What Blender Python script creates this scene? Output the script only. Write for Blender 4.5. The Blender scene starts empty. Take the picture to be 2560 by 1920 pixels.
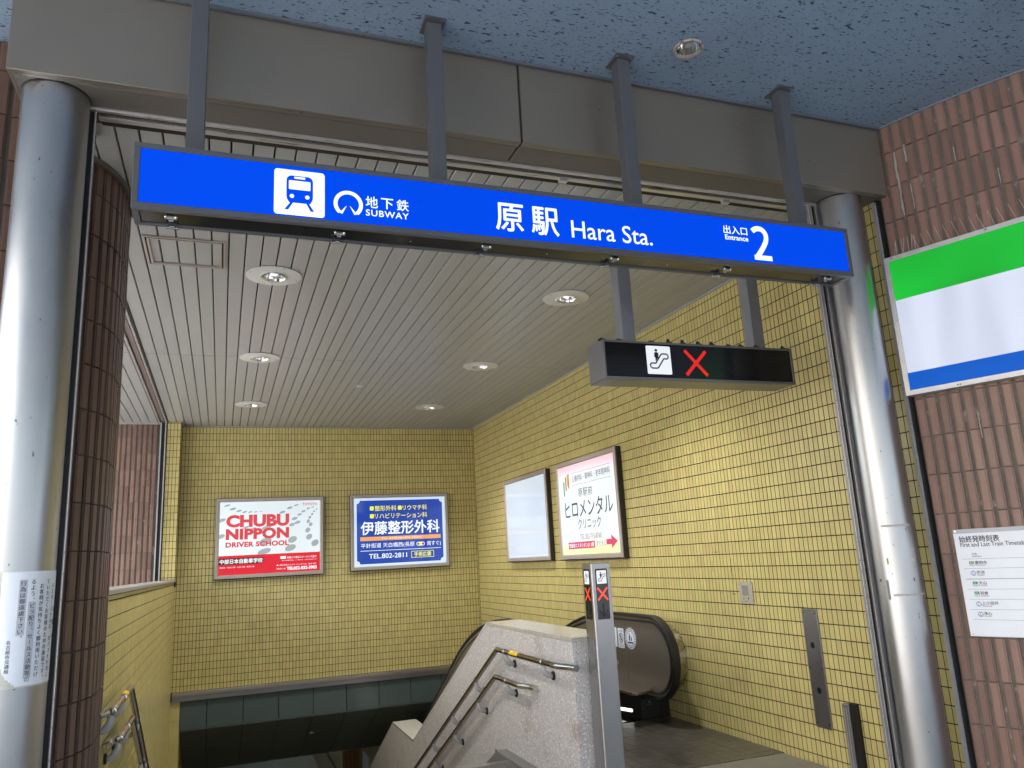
import bpy, bmesh, math, random
from mathutils import Vector, Matrix
random.seed(7)
S = bpy.context.scene
COL = S.collection
R = math.radians

# ---------------------------------------------------------------- camera, world, sun, exposure
cam_d = bpy.data.cameras.new('camera')
cam = bpy.data.objects.new('camera', cam_d); COL.objects.link(cam)
cam_d.sensor_width = 36.0; cam_d.lens = 36.0 * 1930.6 / 2560.0
cam_d.clip_start = 0.05; cam_d.clip_end = 1500.0
yaw, pitch, roll = 0.363312938, 0.220326697, -0.0541704633
f0 = Vector((math.sin(yaw), math.cos(yaw), 0)); r0 = Vector((math.cos(yaw), -math.sin(yaw), 0)); u0 = Vector((0, 0, 1))
fw = f0 * math.cos(pitch) + u0 * math.sin(pitch); up2 = u0 * math.cos(pitch) - f0 * math.sin(pitch)
rt = r0 * math.cos(roll) + up2 * math.sin(roll); up = up2 * math.cos(roll) - r0 * math.sin(roll)
CAMP = Vector((0, 0, 1.56))
cam.matrix_world = Matrix(((rt.x, up.x, -fw.x, CAMP.x), (rt.y, up.y, -fw.y, CAMP.y), (rt.z, up.z, -fw.z, CAMP.z), (0, 0, 0, 1)))
S.camera = cam

SUN_EL, SUN_AZ = 46.0, 258.0            # degrees, azimuth clockwise from +Y
W = bpy.data.worlds.new('World'); S.world = W; W.use_nodes = True
wn = W.node_tree.nodes; wl = W.node_tree.links
bg = wn['Background']; sky = wn.new('ShaderNodeTexSky'); sky.sky_type = 'NISHITA'; sky.sun_disc = False
sky.sun_elevation = R(SUN_EL); sky.sun_rotation = R(SUN_AZ); sky.dust_density = 4.0; sky.ozone_density = 1.0; sky.air_density = 1.0
wl.new(sky.outputs[0], bg.inputs[0]); bg.inputs[1].default_value = 0.12
sd = bpy.data.lights.new('sun', 'SUN'); sd.energy = 2.6; sd.angle = R(0.6); sd.color = (1.0, 0.98, 0.95)
so = bpy.data.objects.new('sun', sd); COL.objects.link(so)
az, el = R(SUN_AZ), R(SUN_EL)
sdir = Vector((math.sin(az) * math.cos(el), math.cos(az) * math.cos(el), math.sin(el)))
so.rotation_euler = sdir.to_track_quat('Z', 'Y').to_euler(); so.location = sdir * 40
S.view_settings.view_transform = 'Standard'; S.view_settings.look = 'None'
S.view_settings.gamma = 1.0; S.view_settings.use_curve_mapping = False
EXPO = 2.42
S.view_settings.exposure = EXPO
S.cycles.max_bounces = 10; S.cycles.diffuse_bounces = 6; S.cycles.glossy_bounces = 4
S.cycles.sample_clamp_indirect = 6.0
S.cycles.use_denoising = True
EM = 1.0 / (2 ** EXPO)                   # emission that shows as 1.0

# ---------------------------------------------------------------- materials
MATS = {}
def nd(nt, t, **kw):
    n = nt.nodes.new(t)
    for k, v in kw.items():
        if k.startswith('i_'): n.inputs[k[2:].replace('_', ' ')].default_value = v
        else: setattr(n, k, v)
    return n
def mat(name, col, rough=0.5, metal=0.0, spec=0.5, var=0.0, nscale=8.0, bump=0.0, bscale=60.0, stretch=(1, 1, 1), rvar=0.0,
        speck=None, speckscale=40, speckthr=0.62, coat=0.0, grid=None, gvar=0.12, trans=0.0, objvar=0.0, dirt=None, dirtscale=3.0, dirtthr=0.6, dirtw=0.15, fine=0.0, speckstretch=None):
    """principled material: colour with noise variation, stretched brushing, specks, dirt, fine relief"""
    if name in MATS: return MATS[name]
    m = bpy.data.materials.new(name); m.use_nodes = True; nt = m.node_tree; L = nt.links
    p = nt.nodes['Principled BSDF']
    p.inputs['Roughness'].default_value = rough; p.inputs['Metallic'].default_value = metal
    p.inputs['Specular IOR Level'].default_value = spec; p.inputs['Coat Weight'].default_value = coat
    p.inputs['Coat Roughness'].default_value = 0.08
    geo = nd(nt, 'ShaderNodeNewGeometry')
    mp = nd(nt, 'ShaderNodeMapping'); mp.inputs['Scale'].default_value = stretch
    L.new(geo.outputs['Position'], mp.inputs['Vector'])
    rgb = nd(nt, 'ShaderNodeRGB'); rgb.outputs[0].default_value = (*col, 1)
    cur = rgb.outputs[0]
    def mulval(cur, fac_socket, lo, hi):
        mr = nd(nt, 'ShaderNodeMapRange'); mr.inputs['To Min'].default_value = lo; mr.inputs['To Max'].default_value = hi
        L.new(fac_socket, mr.inputs['Value'])
        hs = nd(nt, 'ShaderNodeHueSaturation'); L.new(mr.outputs[0], hs.inputs['Value']); L.new(cur, hs.inputs['Color'])
        return hs.outputs[0]
    def mixto(cur, fac, c):
        mx = nd(nt, 'ShaderNodeMix', data_type='RGBA'); L.new(fac, mx.inputs['Factor']); L.new(cur, mx.inputs[6]); mx.inputs[7].default_value = (*c, 1)
        return mx.outputs[2]
    if var:
        n = nd(nt, 'ShaderNodeTexNoise'); n.inputs['Scale'].default_value = nscale; n.inputs['Detail'].default_value = 5; n.inputs['Roughness'].default_value = 0.65
        L.new(mp.outputs[0], n.inputs['Vector']); cur = mulval(cur, n.outputs[0], 1 - 1.6 * var, 1 + 1.6 * var)
        if rvar:
            mr = nd(nt, 'ShaderNodeMapRange'); mr.inputs['From Min'].default_value = .3; mr.inputs['From Max'].default_value = .7
            mr.inputs['To Min'].default_value = max(0.02, rough - rvar); mr.inputs['To Max'].default_value = rough + rvar
            L.new(n.outputs[0], mr.inputs['Value']); L.new(mr.outputs[0], p.inputs['Roughness'])
    if fine:
        n = nd(nt, 'ShaderNodeTexNoise'); n.inputs['Scale'].default_value = nscale * 12; n.inputs['Detail'].default_value = 2
        L.new(mp.outputs[0], n.inputs['Vector']); cur = mulval(cur, n.outputs[0], 1 - fine, 1 + fine)
    if grid:                                  # each tile its own firing shade: snap position to the tile grid
        sn = nd(nt, 'ShaderNodeVectorMath', operation='SUBTRACT'); sn.inputs[1].default_value = grid[0]
        L.new(geo.outputs['Position'], sn.inputs[0])
        dv = nd(nt, 'ShaderNodeVectorMath', operation='DIVIDE'); dv.inputs[1].default_value = grid[1]; L.new(sn.outputs[0], dv.inputs[0])
        fl = nd(nt, 'ShaderNodeVectorMath', operation='FLOOR'); L.new(dv.outputs[0], fl.inputs[0])
        wnz = nd(nt, 'ShaderNodeTexWhiteNoise'); L.new(fl.outputs[0], wnz.inputs['Vector'])
        cur = mulval(cur, wnz.outputs['Value'], 1 - gvar, 1 + gvar)
        hs = nd(nt, 'ShaderNodeHueSaturation'); mr = nd(nt, 'ShaderNodeMapRange'); mr.inputs['To Min'].default_value = .488; mr.inputs['To Max'].default_value = .508
        sx = nd(nt, 'ShaderNodeSeparateColor'); L.new(wnz.outputs['Color'], sx.inputs[0]); L.new(sx.outputs[1], mr.inputs['Value'])
        L.new(mr.outputs[0], hs.inputs['Hue']); L.new(cur, hs.inputs['Color']); cur = hs.outputs[0]
    if objvar:
        oi = nd(nt, 'ShaderNodeObjectInfo'); cur = mulval(cur, oi.outputs['Random'], 1 - objvar, 1 + objvar)
    if dirt:
        n = nd(nt, 'ShaderNodeTexNoise'); n.inputs['Scale'].default_value = dirtscale; n.inputs['Detail'].default_value = 7; n.inputs['Roughness'].default_value = 0.6
        L.new(mp.outputs[0], n.inputs['Vector'])
        mr = nd(nt, 'ShaderNodeMapRange'); mr.inputs['From Min'].default_value = dirtthr; mr.inputs['From Max'].default_value = dirtthr + dirtw
        L.new(n.outputs[0], mr.inputs['Value']); cur = mixto(cur, mr.outputs[0], dirt)
    if speck:
        mp2 = nd(nt, 'ShaderNodeMapping'); mp2.inputs['Scale'].default_value = speckstretch or stretch
        L.new(geo.outputs['Position'], mp2.inputs['Vector'])
        for k, c in enumerate(speck):
            n = nd(nt, 'ShaderNodeTexNoise'); n.inputs['Scale'].default_value = speckscale * (1 + .8 * k); n.inputs['Detail'].default_value = 2.5
            ad = nd(nt, 'ShaderNodeVectorMath', operation='ADD'); ad.inputs[1].default_value = (3.1 * k, 7.7 * k, 1.3 * k); L.new(mp2.outputs[0], ad.inputs[0])
            L.new(ad.outputs[0], n.inputs['Vector'])
            mr = nd(nt, 'ShaderNodeMapRange'); mr.inputs['From Min'].default_value = speckthr; mr.inputs['From Max'].default_value = speckthr + .05
            L.new(n.outputs[0], mr.inputs['Value']); cur = mixto(cur, mr.outputs[0], c)
            if k == 0: specksock = mr.outputs[0]
    L.new(cur, p.inputs['Base Color'])
    if bump:
        n = nd(nt, 'ShaderNodeTexNoise'); n.inputs['Scale'].default_value = bscale; n.inputs['Detail'].default_value = 4
        L.new(mp.outputs[0], n.inputs['Vector'])
        b = nd(nt, 'ShaderNodeBump'); b.inputs['Strength'].default_value = bump; b.inputs['Distance'].default_value = 0.004
        L.new(n.outputs[0], b.inputs['Height']); L.new(b.outputs[0], p.inputs['Normal'])
    if trans:
        p.inputs['Transmission Weight'].default_value = trans
    MATS[name] = m; return m
def emit(name, col, st=1.0, base=None, rough=0.12, coat=0.0, grad=None):
    """a lit face behind acrylic: emission with a glossy skin"""
    if name in MATS: return MATS[name]
    m = bpy.data.materials.new(name); m.use_nodes = True; nt = m.node_tree; p = nt.nodes['Principled BSDF']
    p.inputs['Base Color'].default_value = (*(base or [c * .35 for c in col]), 1); p.inputs['Roughness'].default_value = rough
    p.inputs['Emission Color'].default_value = (*col, 1); p.inputs['Emission Strength'].default_value = st * EM
    p.inputs['Specular IOR Level'].default_value = .08 if name.startswith(('store', 'sign')) else .5
    if grad:       # uneven back light of the tubes inside the box
        geo = nd(nt, 'ShaderNodeNewGeometry'); mp = nd(nt, 'ShaderNodeMapping'); mp.inputs['Scale'].default_value = grad[1]
        n = nd(nt, 'ShaderNodeTexNoise'); n.inputs['Scale'].default_value = grad[0]; n.inputs['Detail'].default_value = 1.0
        nt.links.new(geo.outputs['Position'], mp.inputs['Vector']); nt.links.new(mp.outputs[0], n.inputs['Vector'])
        mr = nd(nt, 'ShaderNodeMapRange'); mr.inputs['From Min'].default_value = .3; mr.inputs['From Max'].default_value = .7
        mr.inputs['To Min'].default_value = st * EM * (1 - grad[2]); mr.inputs['To Max'].default_value = st * EM * (1 + grad[2])
        nt.links.new(n.outputs[0], mr.inputs['Value']); nt.links.new(mr.outputs[0], p.inputs['Emission Strength'])
    MATS[name] = m; return m

M = {}
YG = dict(rough=0.24, spec=0.5, bump=0.12, bscale=18.0, var=0.03, nscale=1.6, gvar=0.075, dirt=(.40, .31, .12), dirtscale=1.3, dirtthr=.62, dirtw=.3)
M['tile_side'] = mat('yellow glazed tile side', (.615, .53, .215), grid=((0, 3.648, .055 - .5 * .0), (50, .049, .1023)), **YG)
M['tile_back'] = mat('yellow glazed tile back', (.615, .53, .215), grid=((.025, 0, 3.681 - 60 * .1023), (.049, 50, .1023)), **YG)
M['grout_y'] = mat('dark tile grout', (.022, .014, .008), rough=.9, var=.15)
M['brick'] = mat('brown glazed brick', (.245, .146, .114), rough=.42, var=.10, nscale=9, fine=.10, objvar=.19, bump=.35, bscale=120)
M['brick_stuff'] = mat('brown brick rest', (.20, .118, .092), rough=.42, var=.14, nscale=9, bump=.35, bscale=120)
M['grout_b'] = mat('brick mortar', (.15, .130, .112), rough=.95, var=.25, nscale=14, bump=.6, bscale=90, dirt=(.34, .31, .27), dirtscale=9, dirtthr=.60, dirtw=.1)
M['bronze'] = mat('bronze anodised sheet', (.255, .232, .20), rough=.36, metal=.6, var=.05, nscale=3, stretch=(1, 1, 1), rvar=.05, bump=.04, bscale=400, speck=[(.03, .025, .02)], speckscale=17, speckthr=.735)
M['bronze_matt'] = mat('matt bronze soffit', (.17, .155, .14), rough=.5, metal=.35, var=.06, nscale=3)
M['bronze_dark'] = mat('bronze joint', (.03, .026, .022), rough=.7, metal=.3)
M['track'] = mat('worn aluminium track', (.62, .60, .59), rough=.36, metal=.6, var=.14, nscale=10, stretch=(.6, 6, 6), dirt=(.07, .06, .05), dirtscale=8, dirtthr=.56)
M['guide'] = mat('dark guide metal', (.30, .29, .29), rough=.4, metal=.5, var=.1, nscale=10)
M['steel'] = mat('brushed stainless', (.455, .46, .47), rough=.33, metal=1.0, var=.05, nscale=2.2, stretch=(1, 1, .45), rvar=.07, bump=.5, bscale=3.2, fine=.03, dirt=(.34, .335, .33), dirtscale=4.5, dirtthr=.66, dirtw=.08, speck=[(.16, .16, .165), (.34, .34, .35)], speckscale=52, speckthr=.71)
M['steel_dull'] = mat('dull stainless plate', (.34, .33, .34), rough=.34, metal=.9, var=.08, nscale=5, bump=.05, bscale=200, rvar=.06)
M['chrome'] = mat('polished stainless tube', (.62, .60, .57), rough=.10, metal=1.0)
M['railbrown'] = mat('handrail tube', (.42, .37, .33), rough=.16, metal=1.0, var=.04, nscale=30)
M['bracket'] = mat('grey cast bracket', (.46, .46, .47), rough=.4, metal=.1, var=.05)
M['black'] = mat('black rubber', (.012, .012, .014), rough=.45)
M['blackgloss'] = mat('black gloss', (.008, .008, .010), rough=.12)
M['charcoal'] = mat('charcoal painted steel', (.082, .087, .098), rough=.32, var=.05, nscale=6, spec=.5)
M['greypost'] = mat('grey galvanised post', (.23, .237, .26), rough=.42, metal=.35, var=.20, nscale=9, stretch=(1, 1, .5))
M['greybox'] = mat('grey sign cabinet', (.17, .172, .180), rough=.36, metal=.4, var=.07, nscale=8)
M['darkpanel'] = mat('dark glossy panel', (.018, .018, .019), rough=.14, spec=.45)
M['canopy'] = mat('blue sprayed ceiling', (.205, .285, .385), rough=.75, var=.05, nscale=1.2, bump=.7, bscale=55, stretch=(1, 1, 1), dirt=(.16, .215, .28), dirtscale=1.1, dirtthr=.54, dirtw=.25, speck=[(.030, .040, .058), (.05, .055, .05)], speckscale=31, speckthr=.63, speckstretch=(.8, 1.8, 1))
M['slat'] = mat('painted ceiling slat', (.385, .39, .38), rough=.33, spec=.5, var=.045, nscale=2.5, stretch=(1, .6, 1), objvar=.035, rvar=.05)
M['gap'] = mat('ceiling slot', (.12, .112, .10), rough=.8)
M['whiteplate'] = mat('off white plate', (.66, .67, .65), rough=.35, var=.03)
M['reflector'] = mat('lamp reflector', (.85, .85, .85), rough=.14, metal=1.0)
M['rust'] = mat('rusty trim ring', (.42, .38, .33), rough=.6, metal=.4, var=.3, nscale=30, dirt=(.12, .06, .03), dirtscale=22, dirtthr=.5)
M['granite'] = mat('speckled granite', (.60, .57, .56), rough=.36, var=.07, nscale=2.0, speck=[(.88, .86, .85), (.36, .33, .32)], speckscale=62, speckthr=.57, dirt=(.33, .27, .21), dirtscale=2.6, dirtthr=.56, dirtw=.2)
M['granite_top'] = mat('polished granite coping', (.50, .47, .42), rough=.18, var=.08, nscale=5, speck=[(.72, .69, .62), (.27, .24, .20)], speckscale=80, speckthr=.60)
M['granite_joint'] = mat('granite joint', (.20, .18, .17), rough=.9)
M['glassfascia'] = mat('grey green fascia glass', (.085, .115, .118), rough=.20, spec=.6, var=.05, nscale=4, objvar=.06)
M['glassdark'] = mat('dark soffit panel', (.135, .15, .125), rough=.32, spec=.5, var=.06, nscale=3, objvar=.08)
M['frame'] = mat('bronze poster frame', (.46, .41, .375), rough=.36, metal=.25, var=.05, nscale=6)
M['frameblack'] = mat('frame edge', (.018, .016, .015), rough=.5)
M['asphalt'] = mat('concrete paving', (.33, .335, .335), rough=.8, var=.12, nscale=.8, fine=.08)
M['floor_dark'] = mat('dark floor tile', (.085, .078, .068), rough=.28, var=.12, nscale=5, objvar=.18, bump=.25, bscale=70)
M['floor_light'] = mat('grey floor slab', (.20, .185, .165), rough=.42, var=.10, nscale=5, objvar=.08, bump=.2, bscale=60)
M['step'] = mat('stair stone', (.16, .15, .14), rough=.45, var=.1, nscale=6, speck=[(.3, .29, .28)], speckscale=90, speckthr=.6)
M['nosing'] = mat('gutter stone', (.20, .195, .19), rough=.5, var=.08, nscale=12, fine=.1)
M['cap'] = mat('parapet coping', (.36, .345, .32), rough=.55, var=.10, nscale=6, fine=.1)
M['silver'] = mat('aluminium frame', (.58, .585, .60), rough=.45, metal=.55, var=.12, nscale=18, dirt=(.25, .25, .25), dirtscale=25, dirtthr=.62)
M['escpanel'] = mat('escalator brown steel panel', (.26, .235, .205), rough=.30, metal=.6, var=.04, nscale=3)
M['escdeck'] = mat('escalator deck', (.34, .31, .28), rough=.26, metal=.9, var=.05, nscale=12)
M['paper'] = mat('white paper', (.84, .88, .95), rough=.5, var=.03, coat=.3)
M['papergrey'] = mat('grey print', (.56, .58, .64), rough=.5, coat=.3)
M['oldpaper'] = mat('torn paper back', (.58, .57, .52), rough=.8, var=.10, nscale=30)
M['ink'] = mat('dark ink', (.02, .02, .045), rough=.5)
M['inkgrey'] = mat('grey ink', (.10, .11, .13), rough=.5)
M['yellowlabel'] = mat('yellow label', (.80, .55, .03), rough=.4)
M['bluepaint'] = mat('blue print', (.05, .16, .42), rough=.4)
M['greenpaint'] = mat('green print', (.05, .32, .16), rough=.4)
M['olivepaint'] = mat('olive print', (.24, .36, .10), rough=.4)
M['orangetile'] = mat('orange brown tile', (.42, .22, .09), rough=.3, var=.1, nscale=9)
M['concrete'] = mat('concrete', (.33, .32, .30), rough=.85, var=.1, nscale=1.5)
M['wire'] = mat('bird spike wire', (.62, .56, .52), rough=.3, metal=.6)
M['lump'] = mat('weathered black clip', (.035, .026, .02), rough=.8, var=.3, nscale=40)
M['beige'] = mat('beige intercom plate', (.52, .48, .40), rough=.4, metal=.3, var=.08, nscale=30, dirt=(.25, .2, .15), dirtscale=20, dirtthr=.62)

E_ = {}
E_['blue'] = emit('sign blue face', (.0, .062, .80), .90, base=(.0, .02, .20), rough=.25, grad=(1.1, (1, 1, .4), .05))
E_['bluewhite'] = emit('sign white lettering', (.84, .95, 1.0), 1.0, rough=.25)
E_['posterwhite'] = emit('poster white', (.66, .76, .82), .98, base=(.3, .3, .3), rough=.06, grad=(.9, (1, 1, .6), .10))
E_['posterlight'] = emit('poster pale blue', (.52, .70, .92), .95, base=(.3, .3, .3), rough=.06)
E_['posternavy'] = emit('poster navy', (.018, .055, .36), .95, base=(.01, .03, .14), rough=.06)
E_['posterred'] = emit('poster red', (.62, .012, .030), .95, base=(.25, .01, .02), rough=.06)
E_['posterredt'] = emit('poster crimson lettering', (.60, .035, .055), .95, rough=.06)
E_['postergrey'] = emit('poster grey dots', (.34, .39, .41), .9, rough=.06)
E_['posteryellow'] = emit('poster yellow lettering', (.85, .84, .10), .95, rough=.06)
E_['posterorange'] = emit('poster orange band', (.80, .36, .12), .95, rough=.06)
E_['postertext'] = emit('poster white lettering', (.85, .93, .98), .95, rough=.06)
E_['posterink'] = emit('poster dark lettering', (.07, .085, .10), .8, rough=.06)
E_['posterplum'] = emit('poster plum lettering', (.33, .18, .25), .9, rough=.06)
E_['posterpink'] = emit('poster pink', (.85, .50, .60), .95, rough=.06)
E_['posterrose'] = emit('poster rose', (.62, .07, .15), .95, rough=.06)
E_['posterlime'] = emit('poster lime', (.72, .80, .32), .95, rough=.06)
E_['dotgreen'] = emit('poster teal', (.03, .33, .24), .9, rough=.06)
E_['dotorange'] = emit('poster brick red', (.60, .14, .10), .9, rough=.06)
E_['dotlime'] = emit('poster leaf green', (.45, .60, .06), .9, rough=.06)
E_['storegreen'] = emit('store green', (.012, .46, .035), .88, base=(.01, .10, .02), rough=.22, grad=(1.2, (1, 1, 1.4), .30))
E_['storewhite'] = emit('store white', (.62, .68, .86), .84, base=(.2, .2, .2), rough=.22, grad=(3.2, (1.6, 1.6, .25), .13))
E_['storeblue'] = emit('store blue', (.0, .10, .56), .85, base=(.0, .03, .15), rough=.25)
E_['redx'] = emit('lit red cross', (.80, .02, .015), .72, rough=.2)
E_['redx2'] = emit('bright red cross', (1.0, .07, .035), 1.1, rough=.2)
E_['iconwhite'] = emit('icon white', (.70, .74, .80), .85, base=(.5, .5, .5), rough=.25)
E_['lamp'] = emit('lamp lens', (1.0, .98, .93), 5.0)
E_['combl'] = emit('comb lamp', (.95, 1.0, .88), 2.2)

# ---------------------------------------------------------------- mesh helpers
class MB:
    def __init__(s): s.v = []; s.f = []; s.mi = []
    def quad(s, a, b, c, d, mi=0):
        i = len(s.v); s.v += [tuple(a), tuple(b), tuple(c), tuple(d)]; s.f.append((i, i + 1, i + 2, i + 3)); s.mi.append(mi); return s
    def poly(s, pts, mi=0):
        i = len(s.v); s.v += [tuple(p) for p in pts]; s.f.append(tuple(range(i, i + len(pts)))); s.mi.append(mi); return s
    def box(s, x0, x1, y0, y1, z0, z1, mi=0):
        i = len(s.v)
        s.v += [(x0, y0, z0), (x1, y0, z0), (x1, y1, z0), (x0, y1, z0), (x0, y0, z1), (x1, y0, z1), (x1, y1, z1), (x0, y1, z1)]
        for f in ((0, 3, 2, 1), (4, 5, 6, 7), (0, 1, 5, 4), (1, 2, 6, 5), (2, 3, 7, 6), (3, 0, 4, 7)):
            s.f.append(tuple(i + k for k in f)); s.mi.append(mi)
        return s
    def prism(s, pts, fn, d0, d1, mi=0):
        """extrude a 2-D polygon; fn(u, v, d) -> xyz"""
        n = len(pts); i = len(s.v)
        s.v += [tuple(fn(u, v, d0)) for u, v in pts] + [tuple(fn(u, v, d1)) for u, v in pts]
        s.f.append(tuple(i + k for k in range(n))[::-1]); s.mi.append(mi)
        s.f.append(tuple(i + n + k for k in range(n))); s.mi.append(mi)
        for k in range(n):
            s.f.append((i + k, i + (k + 1) % n, i + n + (k + 1) % n, i + n + k)); s.mi.append(mi)
        return s
    def lathe(s, prof, c, axis=(0, 0, 1), n=32, mi=0, a0=0, a1=2 * math.pi, caps=False):
        ax = Vector(axis).normalized(); t = Vector((1, 0, 0)) if abs(ax.x) < .9 else Vector((0, 1, 0))
        e1 = (t - ax * t.dot(ax)).normalized(); e2 = ax.cross(e1); c = Vector(c)
        full = abs(a1 - a0 - 2 * math.pi) < 1e-6; m = n if full else n + 1; base = len(s.v)
        for k in range(m):
            a = a0 + (a1 - a0) * k / n
            for r_, h in prof: s.v.append(tuple(c + ax * h + (e1 * math.cos(a) + e2 * math.sin(a)) * r_))
        q = len(prof)
        for k in range(n):
            k2 = (k + 1) % m
            for j in range(q - 1):
                s.f.append((base + k * q + j, base + k2 * q + j, base + k2 * q + j + 1, base + k * q + j + 1)); s.mi.append(mi)
        return s
    def tube(s, pts, r, n=14, mi=0, caps=True):
        P = [Vector(p) for p in pts]; base = len(s.v); prev = None
        for i, p in enumerate(P):
            d = ((P[i + 1] - p) if i < len(P) - 1 else (p - P[i - 1])).normalized()
            if 0 < i < len(P) - 1: d = ((P[i + 1] - p).normalized() + (p - P[i - 1]).normalized()).normalized()
            if prev is None:
                t = Vector((0, 0, 1)) if abs(d.z) < .9 else Vector((1, 0, 0)); e1 = (t - d * t.dot(d)).normalized()
            else: e1 = (prev - d * prev.dot(d)).normalized()
            prev = e1; e2 = d.cross(e1); rr = r[i] if isinstance(r, (list, tuple)) else r
            for k in range(n):
                a = 2 * math.pi * k / n; s.v.append(tuple(p + (e1 * math.cos(a) + e2 * math.sin(a)) * rr))
        for i in range(len(P) - 1):
            for k in range(n):
                k2 = (k + 1) % n
                s.f.append((base + i * n + k, base + i * n + k2, base + (i + 1) * n + k2, base + (i + 1) * n + k)); s.mi.append(mi)
        if caps:
            s.f.append(tuple(base + k for k in range(n))[::-1]); s.mi.append(mi)
            s.f.append(tuple(base + (len(P) - 1) * n + k for k in range(n))); s.mi.append(mi)
        return s
    def mesh(s, name, mats, smooth=None):
        me = bpy.data.meshes.new(name); me.from_pydata(s.v, [], s.f)
        for m in (mats if isinstance(mats, (list, tuple)) else [mats]): me.materials.append(m)
        if any(s.mi): me.polygons.foreach_set('material_index', s.mi)
        me.update()
        bm = bmesh.new(); bm.from_mesh(me); bmesh.ops.recalc_face_normals(bm, faces=bm.faces); bm.to_mesh(me); bm.free()
        if smooth is not None: shade(me, smooth)
        return me
def shade(me, ang=35):
    bm = bmesh.new(); bm.from_mesh(me); bmesh.ops.remove_doubles(bm, verts=bm.verts, dist=1e-5); bmesh.ops.recalc_face_normals(bm, faces=bm.faces)
    for f in bm.faces: f.smooth = True
    for e in bm.edges:
        if len(e.link_faces) != 2 or e.calc_face_angle(0) > R(ang): e.smooth = False
    bm.to_mesh(me); bm.free()
def link(name, me, parent=None, label=None, cat=None, group=None, kind=None):
    o = bpy.data.objects.new(name, me); COL.objects.link(o)
    if parent: o.parent = parent
    tag(o, label, cat, group, kind); return o
def tag(o, label=None, cat=None, group=None, kind=None):
    if label: o['label'] = label
    if cat: o['category'] = cat
    if group: o['group'] = group
    if kind: o['kind'] = kind
    return o
def obj(name, mb, m, parent=None, smooth=None, bevel=0, **kw):
    me = mb.mesh(name, m, smooth)
    o = link(name, me, parent, **kw)
    if parent is not None and parent.type == 'EMPTY':      # meshes are written in world coordinates: move them to the parent's frame
        me.transform(world(parent).inverted())
    if bevel:
        bm = bmesh.new(); bm.from_mesh(me)
        bmesh.ops.remove_doubles(bm, verts=bm.verts, dist=1e-6)
        es = [e for e in bm.edges if len(e.link_faces) == 2 and e.calc_face_angle(0) > R(40)]
        bmesh.ops.bevel(bm, geom=es, offset=bevel, segments=1, affect='EDGES', clamp_overlap=True); bm.to_mesh(me); bm.free()
    return o
def world(o):
    m = o.matrix_basis.copy()
    while o.parent: o = o.parent; m = o.matrix_basis @ m
    return m
def thing(name, label, cat, loc=(0, 0, 0), group=None):
    o = bpy.data.objects.new(name, None); COL.objects.link(o); o.location = loc; o.empty_display_size = .1
    return tag(o, label, cat, group)
def sub(name, mb, m, parent, smooth=None, bevel=0, **kw):
    """sub-part under a mesh part: parent mesh objects sit at their thing's frame"""
    me = mb.mesh(name, m, smooth); me.transform(world(parent).inverted()); o = link(name, me, parent, **kw)
    return o
class Frame:
    """a vertical print surface: origin, right vector u, up vector v, outward normal n"""
    def __init__(s, o, u, v, n): s.o = Vector(o); s.u = Vector(u).normalized(); s.v = Vector(v).normalized(); s.n = Vector(n).normalized()
    def at(s, a, b, d=0): return s.o + s.u * a + s.v * b + s.n * d
    def rect(s, mb, a0, a1, b0, b1, d, mi=0): return mb.quad(s.at(a0, b0, d), s.at(a1, b0, d), s.at(a1, b1, d), s.at(a0, b1, d), mi)
    def poly(s, mb, pts, d, mi=0): return mb.poly([s.at(a, b, d) for a, b in pts], mi)
def rrect(a0, a1, b0, b1, r, n=6):
    out = []
    for cx, cy, t in ((a1 - r, b1 - r, 0), (a0 + r, b1 - r, 90), (a0 + r, b0 + r, 180), (a1 - r, b0 + r, 270)):
        for k in range(n + 1):
            a = R(t + 90 * k / n); out.append((cx + r * math.cos(a), cy + r * math.sin(a)))
    return out
def ring(cx, cy, r, n=20): return [(cx + r * math.cos(2 * math.pi * k / n), cy + r * math.sin(2 * math.pi * k / n)) for k in range(n)]
def flat_poly_mesh(fr, loops, d, m, name, parent, **kw):
    mb = MB()
    for lp in loops: fr.poly(mb, lp, d)
    return sub_or_obj(name, mb, m, parent, **kw)
def sub_or_obj(name, mb, m, parent, **kw):
    me = bpy.data.meshes.new(name); me.from_pydata(mb.v, [], mb.f); me.materials.append(m); me.update()
    if parent is not None: me.transform(world(parent).inverted())
    return link(name, me, parent, **kw)
_tc = {}
def glyphs(body, bold=0.0, spacing=1.0, res=3):
    key = (body, bold, spacing)
    if key not in _tc:
        c = bpy.data.curves.new('lettering_source', 'FONT'); c.body = body; c.size = 1.0; c.offset = bold; c.resolution_u = res; c.space_character = spacing
        o = bpy.data.objects.new('lettering_source', c); COL.objects.link(o)
        bpy.context.view_layer.update()
        me = bpy.data.meshes.new_from_object(o.evaluated_get(bpy.context.evaluated_depsgraph_get()))
        bpy.data.objects.remove(o); bpy.data.curves.remove(c)
        vs = [v.co.copy() for v in me.vertices]; fs = [tuple(p.vertices) for p in me.polygons]; bpy.data.meshes.remove(me)
        _tc[key] = (vs, fs)
    return _tc[key]
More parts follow.
